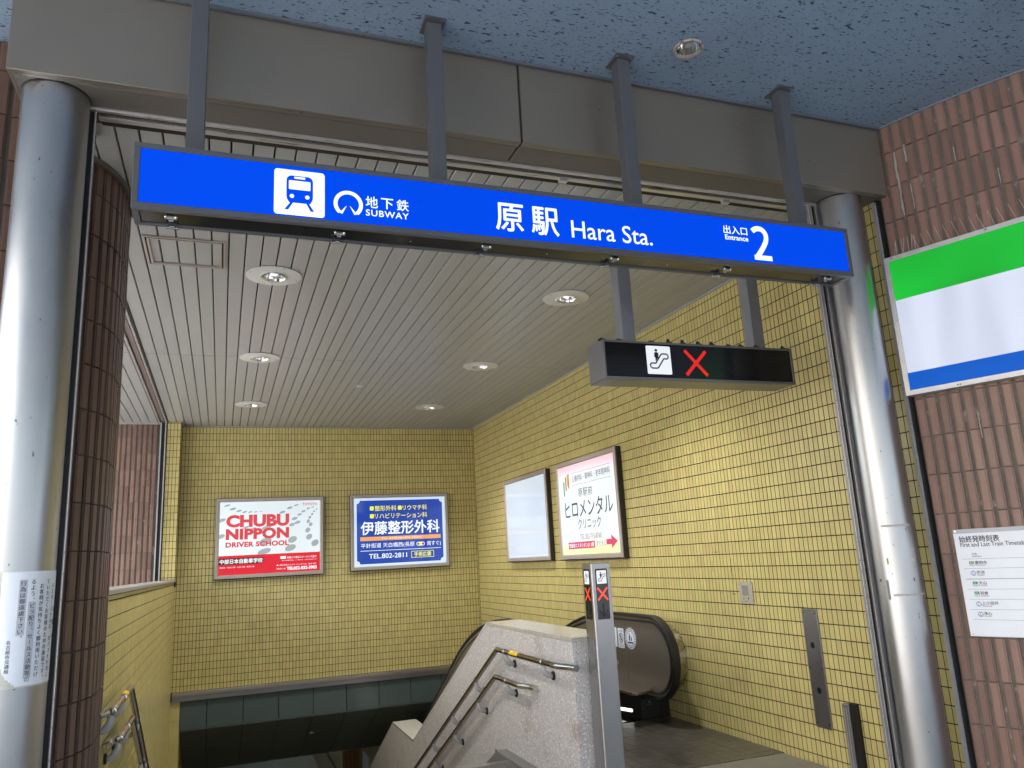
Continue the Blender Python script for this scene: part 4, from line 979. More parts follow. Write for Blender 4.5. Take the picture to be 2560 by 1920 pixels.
pl(rrect(.672, .765, .270, .325, .022, 4), .0018, E_['postertext'], 'traffic_light', t); pl([(.692 + .016 * math.cos(a), .297 + .020 * math.sin(a)) for a in [k * .5236 for k in range(12)]], .0026, E_['dotgreen'], 'green_dot', t); pl([(.718 + .016 * math.cos(a), .297 + .020 * math.sin(a)) for a in [k * .5236 for k in range(12)]], .0026, E_['posteryellow'], 'yellow_dot', t); pl([(.745 + .016 * math.cos(a), .297 + .020 * math.sin(a)) for a in [k * .5236 for k in range(12)]], .0026, E_['posterredt'], 'red_dot', t)
pl(RB(.065, .945, .222, .229), .0020, E_['postertext'], 'rule', t)
tx('TEL.802-2811', .155, .565, .110, .180, E_['postertext'], t, bold=.01)
mb = MB(); stroke(g, [(x * g.W, y * g.H) for x, y in RB(.615, .862, .098, .190)], .007, .002, mb, closed=True); sub_or_obj('text_border', mb, E_['posteryellow'], t)
tx('手術応需', .645, .832, .108, .180, E_['posteryellow'], t, bold=.025)
# side wall posters (frame u runs toward the camera = decreasing y)
FS = Frame((XW - .006, 0, 0), (0, -1, 0), (0, 0, 1), (-1, 0, 0))
t, g = poster_box('lit_poster', 'blank lit white poster box on the right wall nearest the corner', FS, -11.105, -9.468, 1.497, 2.681, face=E_['storewhite'] if False else emit('blank lit panel', (.58, .70, .84), .84, base=(.3, .3, .3), rough=.05, grad=(1.0, (1, .6, .6), .10)))
t, g = poster_box('lit_poster', 'lit white clinic poster with pink top and red arrow on the right wall', FS, -9.118, -7.479, 1.495, 2.682, face=E_['posterwhite']); tx, pl = norm(g)
pm = bpy.data.materials.new('poster colour wash'); pm.use_nodes = True; nt = pm.node_tree; pb = nt.nodes['Principled BSDF']; pb.inputs['Roughness'].default_value = .06; pb.inputs['Base Color'].default_value = (.3, .3, .3, 1)
geo = nd(nt, 'ShaderNodeNewGeometry'); sx = nd(nt, 'ShaderNodeSeparateXYZ'); nt.links.new(geo.outputs['Position'], sx.inputs[0])
mr = nd(nt, 'ShaderNodeMapRange'); mr.inputs['From Min'].default_value = 1.55; mr.inputs['From Max'].default_value = 2.627; nt.links.new(sx.outputs[2], mr.inputs['Value'])
cr = nd(nt, 'ShaderNodeValToRGB'); nt.links.new(mr.outputs[0], cr.inputs[0]); cr.color_ramp.elements[0].color = (.70, .80, .30, 1); cr.color_ramp.elements[1].color = (.86, .45, .56, 1); cr.color_ramp.elements[1].position = .98
for p_, c_ in ((.06, (.70, .80, .35, 1)), (.14, (.66, .76, .74, 1)), (.84, (.66, .76, .82, 1)), (.90, (.78, .70, .78, 1))):
    e_ = cr.color_ramp.elements.new(p_); e_.color = c_
nt.links.new(cr.outputs[0], pb.inputs['Emission Color']); pb.inputs['Emission Strength'].default_value = .98 * EM
pl(RB(0, 1, 0, 1), .0008, pm, 'colour_wash', t)
for (x, y0, y1, m) in ((.105, .66, .83, 'dotgreen'), (.145, .72, .88, 'dotorange'), (.175, .77, .90, 'dotlime'), (.198, .74, .91, 'dotorange')): pl(rrect(x - .011, x + .011, y0, y1, .010, 3), .0016, E_[m], 'logo_bar', t)
tx('心療内科・精神科・老年精神科', .27, .93, .800, .875, E_['posterink'], t, bold=.0); pl(RB(.265, .94, .90, .903), .0018, E_['posterink'], 'rule', t); pl(RB(.265, .94, .765, .768), .0018, E_['posterink'], 'rule', t)
tx('原駅前', .37, .62, .625, .720, E_['posterink'], t, bold=.0, spacing=1.15)
tx('ヒロメンタル', .10, .935, .405, .595, E_['posterink'], t, bold=.012); tx('クリニック', .33, .725, .270, .385, E_['posterink'], t, bold=.0)
tx('TEL 052-715-8760', .35, .72, .160, .215, E_['posterplum'], t, bold=.0)
pl(RB(.12, .60, .062, .135), .0018, E_['posterrose'], 'address_block', t); tx('壱番街エスタシオン21 5階', .135, .585, .075, .122, E_['postertext'], t, d=.0032, bold=.01)
tx('すぐそこ', .625, .78, .075, .132, E_['posterplum'], t, bold=.01)
pl([(.79, .085), (.87, .085), (.87, .045), (.965, .115), (.87, .185), (.87, .140), (.79, .140)], .0018, E_['posterrose'], 'arrow', t)

# ---------------------------------------------------------------- things on the right wall
t = thing('wall_intercom', 'beige intercom plate with speaker grille on the yellow wall', 'intercom', (XW, 5.52, 1.09))
FI = Frame((XW - .0065, 0, 0), (0, -1, 0), (0, 0, 1), (-1, 0, 0))
mb = MB(); mb.prism(rrect(-5.612, -5.438, 1.088, 1.260, .008, 3), lambda u, v, d: FI.at(u, v, d), 0, .006); obj('plate', mb, M['beige'], t)
mb = MB()
for k in range(11): FI.rect(mb, -5.575, -5.49, 1.152 + k * .0075, 1.155 + k * .0075, .0068)
sub_or_obj('grille', mb, M['inkgrey'], t)
mb = MB(); FI.poly(mb, ring(-5.56, 1.125, .006), .0068); FI.poly(mb, ring(-5.50, 1.128, .009), .0068); FI.rect(mb, -5.545, -5.515, 1.102, 1.107, .0068); sub_or_obj('button', mb, M['inkgrey'], t)
mb = MB()
for a in (-5.595, -5.455):
    for b in (1.105, 1.243): FI.poly(mb, ring(a, b, .005), .0068)
sub_or_obj('screw', mb, M['steel_dull'], t)
t = thing('steel_cover_plate', 'tall stainless plate with two round holes on the yellow wall', 'plate', (XW, 4.8, .25))
mb = MB(); mb.prism([(-4.882, .253), (-4.722, .253), (-4.722, 1.073), (-4.882, 1.073)], lambda u, v, d: FI.at(u, v, d), 0, .007); obj('plate', mb, M['steel_dull'], t, bevel=.0015)
mb = MB(); FI.poly(mb, ring(-4.808, .818, .0225, 24), .0079); FI.poly(mb, ring(-4.80, .508, .0225, 24), .0079); sub_or_obj('hole', mb, M['black'], t)
mb = MB()
for a, b in ((-4.862, 1.045), (-4.742, 1.045), (-4.862, .66), (-4.742, .66), (-4.862, .283), (-4.742, .283)): FI.poly(mb, ring(a, b, .006, 10), .0079)
sub_or_obj('screw', mb, M['frameblack'], t)
mb = MB(); FI.rect(mb, -4.882, -4.722, 1.062, 1.0635, .0079); sub_or_obj('seam', mb, M['frameblack'], t)
t = thing('door_guide_post', 'short dark steel channel standing against the yellow wall beside the shutter', 'post', (4.05, 4.5, 0))
mb = MB(); mb.box(4.02, 4.066, 4.49, 4.552, 0, .462); obj('channel', mb, M['steel_dull'], t, bevel=.003)
mb = MB(); mb.box(4.03, 4.066, 4.44, 4.489, 0, .470); obj('slot', mb, M['black'], t)
mb = MB(); mb.box(4.0185, 4.0198, 4.51, 4.514, .01, .44); mb.box(4.0185, 4.0198, 4.532, 4.536, .01, .44); obj('seam', mb, M['whiteplate'], t)

# scuffs above the intercom and lime streaks in the brick joints
sc_m = mat('dark scuff', (.16, .12, .05), rough=.7, var=.4, nscale=60)
for (a, b, w, h) in ((-5.92, 1.505, .045, .010), (-5.975, 1.34, .006, .09), (-5.95, 1.22, .008, .10), (-5.70, 1.34, .007, .11), (-5.69, 1.24, .007, .09), (-5.73, 1.155, .05, .009), (-5.90, 1.165, .012, .007)):
    mb = MB(); n_ = 7; pts = []
    for k in range(n_ + 1): pts.append((a + w * k / n_ * (w > h) + random.uniform(0, .002), b + h * k / n_ * (h >= w)))
    lo = [(p[0], p[1]) for p in pts]; hi = [(p[0] + (random.uniform(.003, w) if h >= w else 0), p[1] + (random.uniform(.003, h) if w > h else 0)) for p in pts]
    for k in range(n_): mb.quad(FI.at(*lo[k], -.0022 + .006 * 0), FI.at(*lo[k + 1], -.0022), FI.at(*hi[k + 1], -.0022), FI.at(*hi[k], -.0022))
    sub_or_obj('scuff_mark', mb, sc_m, rw)
lime = mat('lime streak', (.44, .42, .37), rough=.9, var=.25, nscale=60)
for (c_, z0, z1, w) in ((1, 3.60, 4.05, .010), (2, 3.95, 4.075, .009), (2, 3.62, 3.80, .004), (6, 3.835, 3.93, .004), (9, 3.60, 3.70, .004), (4, 2.1, 2.25, .004)):
    P, T, N = posR(c_); mb = MB(); n_ = 12
    for k in range(n_):
        za = z0 + (z1 - z0) * k / n_; zb = z0 + (z1 - z0) * (k + 1) / n_; w1 = w * random.uniform(.5, 1.1); w2 = w * random.uniform(.5, 1.1)
        A = P + N * .004 - T * w1; B = P + N * .004 + T * w2
        mb.box(min(A.x, B.x), max(A.x, B.x), min(A.y, B.y), max(A.y, B.y), za, zb)
    obj('lime_streak', mb, lime, brw)

# ---------------------------------------------------------------- store sign on the curved wall
ph = R(22); su = Vector((math.sin(ph), -math.cos(ph), 0)); sn = Vector((-math.cos(ph), -math.sin(ph), 0))
G0 = Vector((3.985, 3.572, 0)) 
FG = Frame(G0, su, (0, 0, 1), sn); GW = 1.95; g0, g1 = 2.412, 3.322
t = thing('store_sign', 'lit shop sign with green, white and blue stripes on the curved brown wall', 'sign', (G0.x, G0.y, 2.41))
mb = MB(); mb.prism([(0, g0), (GW, g0), (GW, g1), (0, g1)], lambda u, v, d: FG.at(u, v, d), -.085, -.012); obj('cabinet', mb, M['silver'], t)
w_ = .030
mb = MB()
for (a0, a1, b0, b1) in ((0, GW, g0, g0 + w_), (0, GW, g1 - w_, g1), (0, w_, g0 + w_, g1 - w_), (GW - w_, GW, g0 + w_, g1 - w_)): mb.prism([(a0, b0), (a1, b0), (a1, b1), (a0, b1)], lambda u, v, d: FG.at(u, v, d), -.0115, .0)
obj('frame', mb, M['silver'], t, bevel=.002)
hb = g1 - w_; lb = g0 + w_; H_ = hb - lb
for nm, b0, b1, m in (('green_stripe', lb + H_ * .690, hb, 'storegreen'), ('white_stripe', lb + H_ * .130, lb + H_ * .690, 'storewhite'), ('blue_stripe', lb, lb + H_ * .130, 'storeblue')):
    mb = MB(); FG.rect(mb, w_, GW - w_, b0, b1, -.006); sub_or_obj(nm, mb, E_[m], t)
mb = MB()
for (a, b) in ((.30, g0 + .012), (.315, g0 + .012), (.05, g1 - .012), (.6, g1 - .012)): FG.poly(mb, ring(a, b, .005, 8), .0008)
sub_or_obj('screw', mb, M['inkgrey'], t)
sp = thing('bird_spikes', 'row of thin wire bird spikes along the top of the green sign', 'bird spikes', (G0.x, G0.y, g1))
mb = MB(); mb.prism([(.05, g1 + .0005), (GW, g1 + .0005), (GW, g1 + .006), (.05, g1 + .006)], lambda u, v, d: FG.at(u, v, d), -.05, -.025); obj('strip', mb, M['silver'], sp)
a = .06; k = 0
while a < 1.5:
    mb = MB(); lean = -.028 if k > 2 else .02; dd = random.uniform(-.01, .01); hh = random.uniform(.10, .125)
    p0 = FG.at(a, g1 + .004, -.035); p1 = FG.at(a + lean, g1 + hh, -.03 + dd); mb.tube([p0, p1], .0012, n=5); obj('spike', mb, M['wire'], sp)
    a += .052 + random.uniform(-.008, .01); k += 1
for a in (.075, .11, .15, .19):
    mb = MB(); mb.tube([FG.at(a, g1 + .004, -.04), FG.at(a + .012, g1 + .10, -.01)], .0011, n=5); obj('spike', mb, M['wire'], sp)

# ---------------------------------------------------------------- timetable board
ph = R(22.5); tu = Vector((math.sin(ph), -math.cos(ph), 0)); tn = Vector((-math.cos(ph), -math.sin(ph), 0))
FT = Frame((4.212 - .018 + .0 - .2914 * math.tan(R(22.5)) , 3.193 + .2914, 0), tu, (0, 0, 1), tn)
t = thing('timetable_board', 'white first and last train timetable board on the curved brown wall', 'timetable', (4.08, 3.48, .975))
TW = .62
mb = MB(); mb.prism([(0, .976), (TW, .976), (TW, 1.58), (0, 1.58)], lambda u, v, d: FT.at(u, v, d), -.012, .0); obj('board', mb, M['paper'], t, bevel=.001)
mb = MB(); FT.rect(mb, .0, TW, 1.556, 1.58, .0012); sub_or_obj('top_strip', mb, mat('grey strip', (.30, .32, .36), rough=.35, metal=.3), t)
TT = lambda s, a0, a1, b0, b1, m='ink', **k: text(FT, s, a0, a1, b0, b1, M[m], t, d=.002, **k)
TT('始終発時刻表', .027, .238, 1.503, 1.541, bold=.02); TT('First and Last Train Timetable', .030, .378, 1.478, 1.502, bold=.004)
TT('行先', .082, .109, 1.429, 1.443, bold=.0); TT('Destination', .083, .132, 1.419, 1.427, bold=0.0)
rows = [(1.408, 'MY', '07', '豊田市', 'Toyotashi', 0), (1.3535, 'T', '20', '赤池', 'Akaike', 1), (1.293, 'IY', '15', '犬山', 'Inuyama', 2), (1.237, 'IY', '07', '岩倉', 'Iwakura', 2), (1.181, 'T', '01', '上小田井', 'Kamiotai', 1), (1.124, 'T', '06', '浄心', 'Joshin', 1)]
for (zt, c1, c2, jp, en, kd) in rows:
    w = .0245 * len(jp) * .86
    mb = MB(); FT.rect(mb, .028, TW - .02, zt + .0, zt + .0012, .0015); FT.rect(mb, .357, .3583, zt - .042, zt - .004, .0015); FT.rect(mb, .475, .4763, zt - .042, zt - .004, .0015); sub_or_obj('rule', mb, M['inkgrey'], t)
    if kd == 1:
        mb = MB(); cc = ring(.073, zt - .026, .0125, 24); stroke(FT, cc, .0025, .0016, mb, closed=True); sub_or_obj('station_mark', mb, M['bluepaint'], t)
    else:
        col = 'olivepaint' if kd == 0 else 'greenpaint'
        plate(FT, rrect(.060, .086, zt - .039, zt - .012, .004, 3), .0014, M[col], 'station_mark', t); plate(FT, rrect(.062, .084, zt - .037, zt - .026, .003, 3), .0018, M['paper'], 'station_mark_field', t)
    text(FT, c1, .0665, .0795, zt - .0235, zt - .0165, M['paper'] if kd != 1 else M['bluepaint'], t, d=.0022, bold=0); text(FT, c2, .0665, .0795, zt - .035, zt - .0265, M['ink'] if kd != 1 else M['bluepaint'], t, d=.0024, bold=0)
    text(FT, jp, .090, .090 + w, zt - .030, zt - .011, M['ink'], t, d=.002, bold=.01); text(FT, en, .092, .092 + .0055 * len(en) + .004, zt - .040, zt - .032, M['ink'], t, d=.002, bold=0)
mb = MB(); FT.rect(mb, .028, TW - .02, 1.068, 1.0692, .0015); sub_or_obj('rule', mb, M['inkgrey'], t)
mb = MB(); FT.rect(mb, .028, TW - .02, 1.2955, 1.2967, .0015); sub_or_obj('rule', mb, M['inkgrey'], t)
for (a, b) in ((.012, 1.569), (.012, .988)):
    mb = MB(); mb.lathe([(.0001, .005), (.005, .0045), (.0065, .001)], FT.at(a, b, 0), axis=tn, n=14); obj('screw', mb, M['chrome'], t, smooth=40)

# ---------------------------------------------------------------- granite divider
GX0, GX1 = 2.27, 2.59; ZT = 1.0
prof = [(5.08, ZT), (6.954, ZT), (10.046, -.558), (11.282, -.558), (13.2, -1.553), (19, -4.48)]
def ztop(y):
    for (a, za), (b, zb) in zip(prof, prof[1:]):
        if a <= y <= b: return za + (zb - za) * (y - a) / (b - a)
    return prof[-1][1]
gr = thing('granite_divider', 'speckled granite dividing wall between the stairs and the escalator', 'wall', (2.43, 5.08, 0))
cuts = [5.08, 5.98, 6.88, 7.78, 8.68, 9.58, 10.48, 11.38, 12.28, 13.2, 14.6]
COP = .032
for a, b in zip(cuts, cuts[1:]):
    ys = sorted({a + .0008, b - .0008} | {p[0] for p in prof if a < p[0] < b})
    zb = min(-.4, ztop(b) - 1.6) if a > 6 else -.05
    for side, (x0, x1) in (('l', (GX0, GX0 + .03)), ('r', (GX1 - .03, GX1))):
        poly = [(ys[0], zb)] + [(y, ztop(y) - COP - .001) for y in ys] + [(ys[-1], zb)]
        mb = MB(); mb.prism(poly, lambda u, v, d: (d, u, v), x0, x1); obj('slab', mb, M['granite'], gr, bevel=.001)
mb = MB(); mb.box(GX0 + .031, GX1 - .031, 5.08, 5.11, -.05, ZT - COP - .001); obj('end_slab', mb, M['granite'], gr, bevel=.001)
core = [(5.12, -.05)] + [(y, ztop(y) - COP - .006) for y, _ in prof] [:0]
cp = [(5.112, -3)] + [(max(5.112, y), z - COP - .004) for y, z in prof] + [(19, -6)]
mb = MB(); mb.prism(cp, lambda u, v, d: (d, u, v), GX0 + .005, GX1 - .005); obj('core', mb, M['granite_joint'], gr)
for (a, za), (b, zb) in zip(prof, prof[1:]):
    if a > 14: continue
    nn = Vector((-(zb - za), (b - a))).normalized()
    mb = MB(); mb.prism([(a, za - COP), (b, zb - COP), (b, zb), (a, za)], lambda u, v, d: (d, u, v), GX0 - .0015, GX1 + .0015); obj('coping', mb, M['granite_top'] if zb == za else M['granite'], gr, bevel=.002)

# ---------------------------------------------------------------- handrails
def rail_path(side, y0, yk, z, y1, slope=.505, xr=2.19, xw=2.27):
    """near end curls into the wall, level part, kink, slope down"""
    s = 1 if xw > xr else -1; P = [(xw - s * .022, y0, z), (xw - s * .030, y0 + .05, z)]; g = abs(xw - xr) - .030
    for k in range(1, 8):
        u = k / 8; P.append((xw - s * (.030 + g * (u * u * (3 - 2 * u))), y0 + .05 + .17 * u, z))
    P += [(xr, y0 + .22, z), (xr, y0 + .27, z)]
    return P, [(xr, yk + .004, z - .004 * slope), (xr, y1, z - slope * (y1 - yk))]
def bracket(x_r, x_w, y, z_r, parent):
    s = 1 if x_w > x_r else -1; mb = MB(); pts = []; rr = []
    for k in range(9):
        u = k / 8; a = R(90 * u); pts.append((x_r + s * (abs(x_w - x_r) - .012) * (1 - math.cos(a)), y, z_r - .022 - .078 * math.sin(a))); rr.append(.015 + .008 * math.sin(3.14 * u))
    mb.tube(pts, rr, n=10); obj('bracket', mb, M['bracket'], parent, smooth=60)
    mb = MB(); mb.lathe([(.0001, .014), (.026, .014), (.031, .010), (.031, 0)], (x_w, y, z_r - .100), axis=(-s, 0, 0), n=24); obj('rosette', mb, M['frameblack'], parent, smooth=35)
    mb = MB(); mb.lathe([(.0216, -.007), (.0255, -.006), (.0255, .006), (.0216, .007)], (x_r, y, z_r), axis=(0, 1, 0), n=20); obj('clip_ring', mb, M['chrome'], parent)
def handrail(label, group, side, y0, yk, z, y1, br, xr, xw, lab=None):
    t = thing('handrail', label, 'handrail', (xr, yk, z), group)
    up_, dn = rail_path(side, y0, yk, z, y1, xr=xr, xw=xw)
    mb = MB(); mb.tube(up_, .0222, n=20); obj('curved_end', mb, M['chrome'], t, smooth=50)
    mb = MB(); mb.tube([(xr, y0 + .271, z), (xr, yk, z)], .0215, n=20); obj('level_tube', mb, M['railbrown'], t, smooth=50)
    mb = MB(); mb.tube(dn, .0215, n=20); obj('sloping_tube', mb, M['railbrown'], t, smooth=50)
    for y in br:
        zz = z if y < yk else z - .505 * (y - yk); bracket(xr, xw, y, zz, t)
    if lab:
        mb = MB(); mb.lathe([(.0224, 0), (.0224, lab[1])], (xr, lab[0], z), axis=(0, 1, 0), n=24, a0=R(-190), a1=R(0)); lb_ = obj('yellow_label', mb, M['yellowlabel'], t, smooth=50)
        mb = MB()
        for k in range(5): mb.quad((xr - .009, lab[0] + .018 + k * .022, z + .0208), (xr - .009, lab[0] + .032 + k * .022, z + .0208), (xr - .0135, lab[0] + .032 + k * .022, z + .0183), (xr - .0135, lab[0] + .018 + k * .022, z + .0183))
        sub_or_obj('label_print', mb, M['ink'], t)
handrail('upper handrail on the granite wall with a yellow label', 'handrails fixed to the granite divider', 0, 4.99, 6.455, .812, 9.8, (6.244, 5.444, 7.084, 7.9, 8.7), 2.19, 2.27, (5.92, .19))
handrail('lower handrail on the granite wall, shorter and without a label', 'handrails fixed to the granite divider', 0, 5.76, 6.528, .588, 9.8, (6.242, 7.037, 7.845, 8.65), 2.19, 2.27)
handrail('upper handrail on the yellow parapet wall with a yellow label', 'handrails fixed to the yellow parapet', 0, 4.95, 6.095, .838, 9.2, (5.10, 5.62, 6.70, 7.6), -.55, -.624, (5.66, .13))
handrail('lower handrail on the yellow parapet wall, without a label', 'handrails fixed to the yellow parapet', 0, 5.42, 6.29, .612, 9.2, (5.55, 5.95, 7.2), -.55, -.624)
# small turned rail at the bottom of the picture beside the divider
t = thing('lower_handrail', 'short bent handrail starting lower down beside the granite divider', 'handrail', (2.19, 11.4, -1.2))
mb = MB(); mb.tube([(2.19, 10.9, -1.72), (2.19, 11.05, -1.40), (2.19, 12.8, -2.25)], .02, n=14); obj('rail', mb, M['chrome'], t, smooth=50)

# ---------------------------------------------------------------- indicator pillar
ip = thing('indicator_pillar', 'square stainless pillar with escalator pictograms and lit red crosses', 'pillar', (2.44, 4.97, 0))
PX0, PX1, PY0, PY1, PZ = 2.366, 2.511, 4.90, 5.048, 1.492
mb = MB(); mb.box(PX0, PX1, PY0, PY1, 0, PZ); obj('post', mb, mat('brushed pillar steel', (.43, .42, .42), rough=.30, metal=.95, var=.06, nscale=5, stretch=(1, 1, .3), bump=.04, bscale=240, rvar=.06), ip, bevel=.006)
FP = Frame((PX0, PY0 - .0005, 0), (1, 0, 0), (0, 0, 1), (0, -1, 0)); FQ = Frame((PX0 - .0005, PY1, 0), (0, -1, 0), (0, 0, 1), (-1, 0, 0))
for fr in (FP, FQ):
    plate(fr, rrect(.027, .118, 1.118, 1.452, .008, 4), .0012, M['blackgloss'], 'black_panel', ip)
    esc_icon(fr, .036, 1.352, (.073, .088), ip, .0022, E_['iconwhite'], M['black'])
    cross(fr, .0725, 1.285, .074, .082, .013, .0022, E_['redx2'], ip)
    arrow(fr, .0725, 1.18, .062, .085, .008, .002, mat('unlit segment', (.022, .022, .026), rough=.4), ip)
mb = MB(); mb.lathe([(.009, -.004), (.013, 0), (.009, .004)], (PX1 + .012, PY0 + .03, .83), axis=(0, 1, 0), n=14); obj('hook', mb, M['whiteplate'], ip, smooth=50)

# ---------------------------------------------------------------- escalator
ea = thing('escalator', 'escalator with brown side panels and black handrails at the right wall', 'escalator', (3.3, 6.95, 0))
HZc, HYc, HR = .585, 6.64, .375
def hand_path(x, r_off=0):
    sh = .22 if x < 3 else 0
    P = []; rr = HR - r_off
    P.append((x, 6.98, HZc - rr))
    for k in range(0, 19):
        a = R(-90 - 180 * k / 18); P.append((x, HYc + rr * math.cos(a), HZc + rr * math.sin(a)))
    zt = HZc + rr; P.append((x, 7.28 + sh, zt))
    for k in range(1, 9):
        a = R(30 * k / 8); P.append((x, 7.3 + sh + 4.2 * math.sin(a), zt - 4.2 * (1 - math.cos(a))))
    P.append((x, 9.4 + sh + 5.2, P[-1][2] - 5.2 * .577)); return P
def ribbon(mb, P, w0, w1, h, off=0):
    """swept box section across x from w0 to w1, thickness h towards the inside"""
    n = len(P); 
    for i in range(n - 1):
        (x, y0, z0), (_, y1, z1) = P[i], P[i + 1]
        def nrm(k):
            a = P[max(0, k - 1)]; b = P[min(n - 1, k + 1)]; d = Vector((b[1] - a[1], b[2] - a[2])).normalized(); return Vector((-d.y, d.x))
        A, B = nrm(i) * h, nrm(i + 1) * h
        q0 = (y0, z0); q1 = (y1, z1); q2 = (y1 - B.x, z1 - B.y); q3 = (y0 - A.x, z0 - A.y)
        mb.quad((x + w0, *q0), (x + w1, *q0), (x + w1, *q1), (x + w0, *q1)); mb.quad((x + w0, *q3), (x + w0, *q2), (x + w1, *q2), (x + w1, *q3))
        mb.quad((x + w0, *q0), (x + w0, *q1), (x + w0, *q2), (x + w0, *q3)); mb.quad((x + w1, *q0), (x + w1, *q3), (x + w1, *q2), (x + w1, *q1))
    return mb
for bx, nm in ((3.80, 'right'), (2.745, 'left')):
    hp = hand_path(bx)
    mb = MB()
    for w0, w1, h in ((-.040, .040, .030),): ribbon(mb, hp, w0, w1, h)
    ho = obj('handrail_belt', mb, M['black'], ea, smooth=50)
    bmx = bmesh.new(); bmx.from_mesh(ho.data); bmesh.ops.remove_doubles(bmx, verts=bmx.verts, dist=1e-5)
    bmesh.ops.bevel(bmx, geom=[e for e in bmx.edges if len(e.link_faces) == 2 and e.calc_face_angle(0) > R(60)], offset=.011, segments=3, affect='EDGES'); bmx.to_mesh(ho.data); bmx.free(); shade(ho.data, 40)
    mb = MB(); ribbon(mb, hand_path(bx, .031), -.022, .022, .022); obj('handrail_guide', mb, M['escdeck'], ea, smooth=40)
    mb = MB(); ribbon(mb, hand_path(bx, .054), -.034, .034, .016); obj('panel_edge', mb, M['frameblack'] if nm == 'right' else M['escpanel'], ea, smooth=40)
    ip_ = [(y, z) for _, y, z in hand_path(bx, .069)]
    lowz = lambda y: .215 - max(0, (y - 8.2)) * .577
    pts = ip_ + [(ip_[-1][0], ip_[-1][1] - .7)] + [(8.2, .1), (7.0, .1)]
    mb = MB(); mb.prism(pts, lambda u, v, d: (d, u, v), bx - .014, bx + .014); obj('balustrade_panel', mb, M['escpanel'], ea, smooth=20)
    if nm == 'right':
        for yy in (7.17, 7.95):
            mb = MB(); mb.box(bx - .0152, bx - .0142, yy, yy + .003, .27, .90 - .045 if yy < 7.5 else .80); obj('panel_seam', mb, M['escdeck'], ea)
# stainless drum between balustrade and wall
mb = MB(); P = [(3.84, 12, -2.2)]; dr = []
for k in range(0, 19): a = R(-90 - 180 * k / 18); dr.append((6.82 + .297 * math.cos(a), .555 + .297 * math.sin(a)))
dr2 = [(7.05, .258)] + dr + [(7.5, .852), (9.6, .30), (13, -1.66), (13, -2.4), (9.6, -.4)]
mb.prism(dr2, lambda u, v, d: (d, u, v), 3.842, XW - .007); obj('wall_side_deck', mb, mat('deck stainless', (.56, .52, .46), rough=.20, metal=1.0, var=.07, nscale=6), ea, smooth=30)
def drum(a): return Frame((3.842, 6.82 + .2985 * math.cos(R(a)), .555 + .2985 * math.sin(R(a))), (1, 0, 0), (0, math.sin(R(a)), -math.cos(R(a))) if False else (0, -math.sin(R(180 - a)) * -1, 0), (0, math.cos(R(a)), math.sin(R(a))))
def drumpatch(x0, x1, a0, a1, m, name):
    mb = MB(); n = 6
    for k in range(n):
        b0 = R(a0 + (a1 - a0) * k / n); b1 = R(a0 + (a1 - a0) * (k + 1) / n); r_ = .2990
        mb.quad((x0, 6.82 + r_ * math.cos(b0), .555 + r_ * math.sin(b0)), (x1, 6.82 + r_ * math.cos(b0), .555 + r_ * math.sin(b0)), (x1, 6.82 + r_ * math.cos(b1), .555 + r_ * math.sin(b1)), (x0, 6.82 + r_ * math.cos(b1), .555 + r_ * math.sin(b1)))
    sub_or_obj(name, mb, m, ea)
drumpatch(3.875, 3.925, 148, 164, M['paper'], 'instruction_label'); drumpatch(3.885, 3.895, 150, 162, M['ink'], 'label_print'); drumpatch(3.905, 3.91, 150, 162, M['ink'], 'label_print')
drumpatch(3.88, 3.935, 175, 183, M['bracket'], 'key_plate'); drumpatch(3.905, 3.915, 177, 181, M['ink'], 'label_print')
for a_, m_ in ((170, 'paper'), (190, 'frameblack')):
    yy = 6.82 + .2995 * math.cos(R(a_)); zz = .555 + .2995 * math.sin(R(a_))
    mb = MB(); mb.lathe([(.0001, .004), (.012, .004), (.016, .001)], (3.905, yy, zz), axis=(0, math.cos(R(a_)), math.sin(R(a_))), n=16); obj('stop_button', mb, M[m_], ea, smooth=40)
    mb = MB(); mb.lathe([(.0001, .007), (.007, .007), (.008, .004)], (3.905, yy, zz), axis=(0, math.cos(R(a_)), math.sin(R(a_))), n=16); obj('button_cap', mb, mat('dull red button', (.35, .05, .04), rough=.4), ea, smooth=40)
# newel base, skirt inlet, lid
mb = MB(); mb.prism([(3.765, 6.92), (XW - .008, 6.92), (XW - .008, 9.0), (3.62, 9.0), (3.62, 7.38)], lambda u, v, d: (u, v, d), 0, .2845); obj('newel_base', mb, mat('black newel base', (.018, .018, .019), rough=.35), ea, bevel=.004)
mb = MB(); mb.prism([(3.785, 6.735), (3.74, 6.66), (3.66, 6.61), (3.545, 6.585), (3.515, 6.62), (3.505, 6.9), (3.505, 9.0), (3.785, 9.0)], lambda u, v, d: (u, v, d), .285, .309); obj('deck_lid', mb, M['escdeck'], ea, bevel=.003)
dvec = (Vector((3.62, 7.38, 0)) - Vector((3.765, 6.92, 0))).normalized(); dn_ = Vector((-dvec.y, dvec.x, 0)); dn_ = dn_ if dn_.x < 0 else -dn_
FD = Frame((3.765, 6.92, 0), dvec, (0, 0, 1), dn_)
plate(FD, rrect(.12, .29, .055, .085, .014, 5), .0015, E_['combl'], 'comb_lamp', ea)
FE = Frame((3.765, 6.9195, 0), (1, 0, 0), (0, 0, 1), (0, -1, 0))
mb = MB(); FE.rect(mb, .03, .16, .20, .203, .001); FE.rect(mb, .03, .032, .04, .2, .001); FE.rect(mb, .158, .16, .04, .2, .001); sub_or_obj('inspection_cover', mb, M['inkgrey'], ea)
mb = MB(); FE.rect(mb, .07, .10, .146, .150, .002); FE.poly(mb, ring(.085, .165, .004, 8), .002); sub_or_obj('logo_mark', mb, M['whiteplate'], ea); mb = MB(); FE.rect(mb, .05, .12, .125, .133, .002); sub_or_obj('small_print', mb, M['inkgrey'], ea)
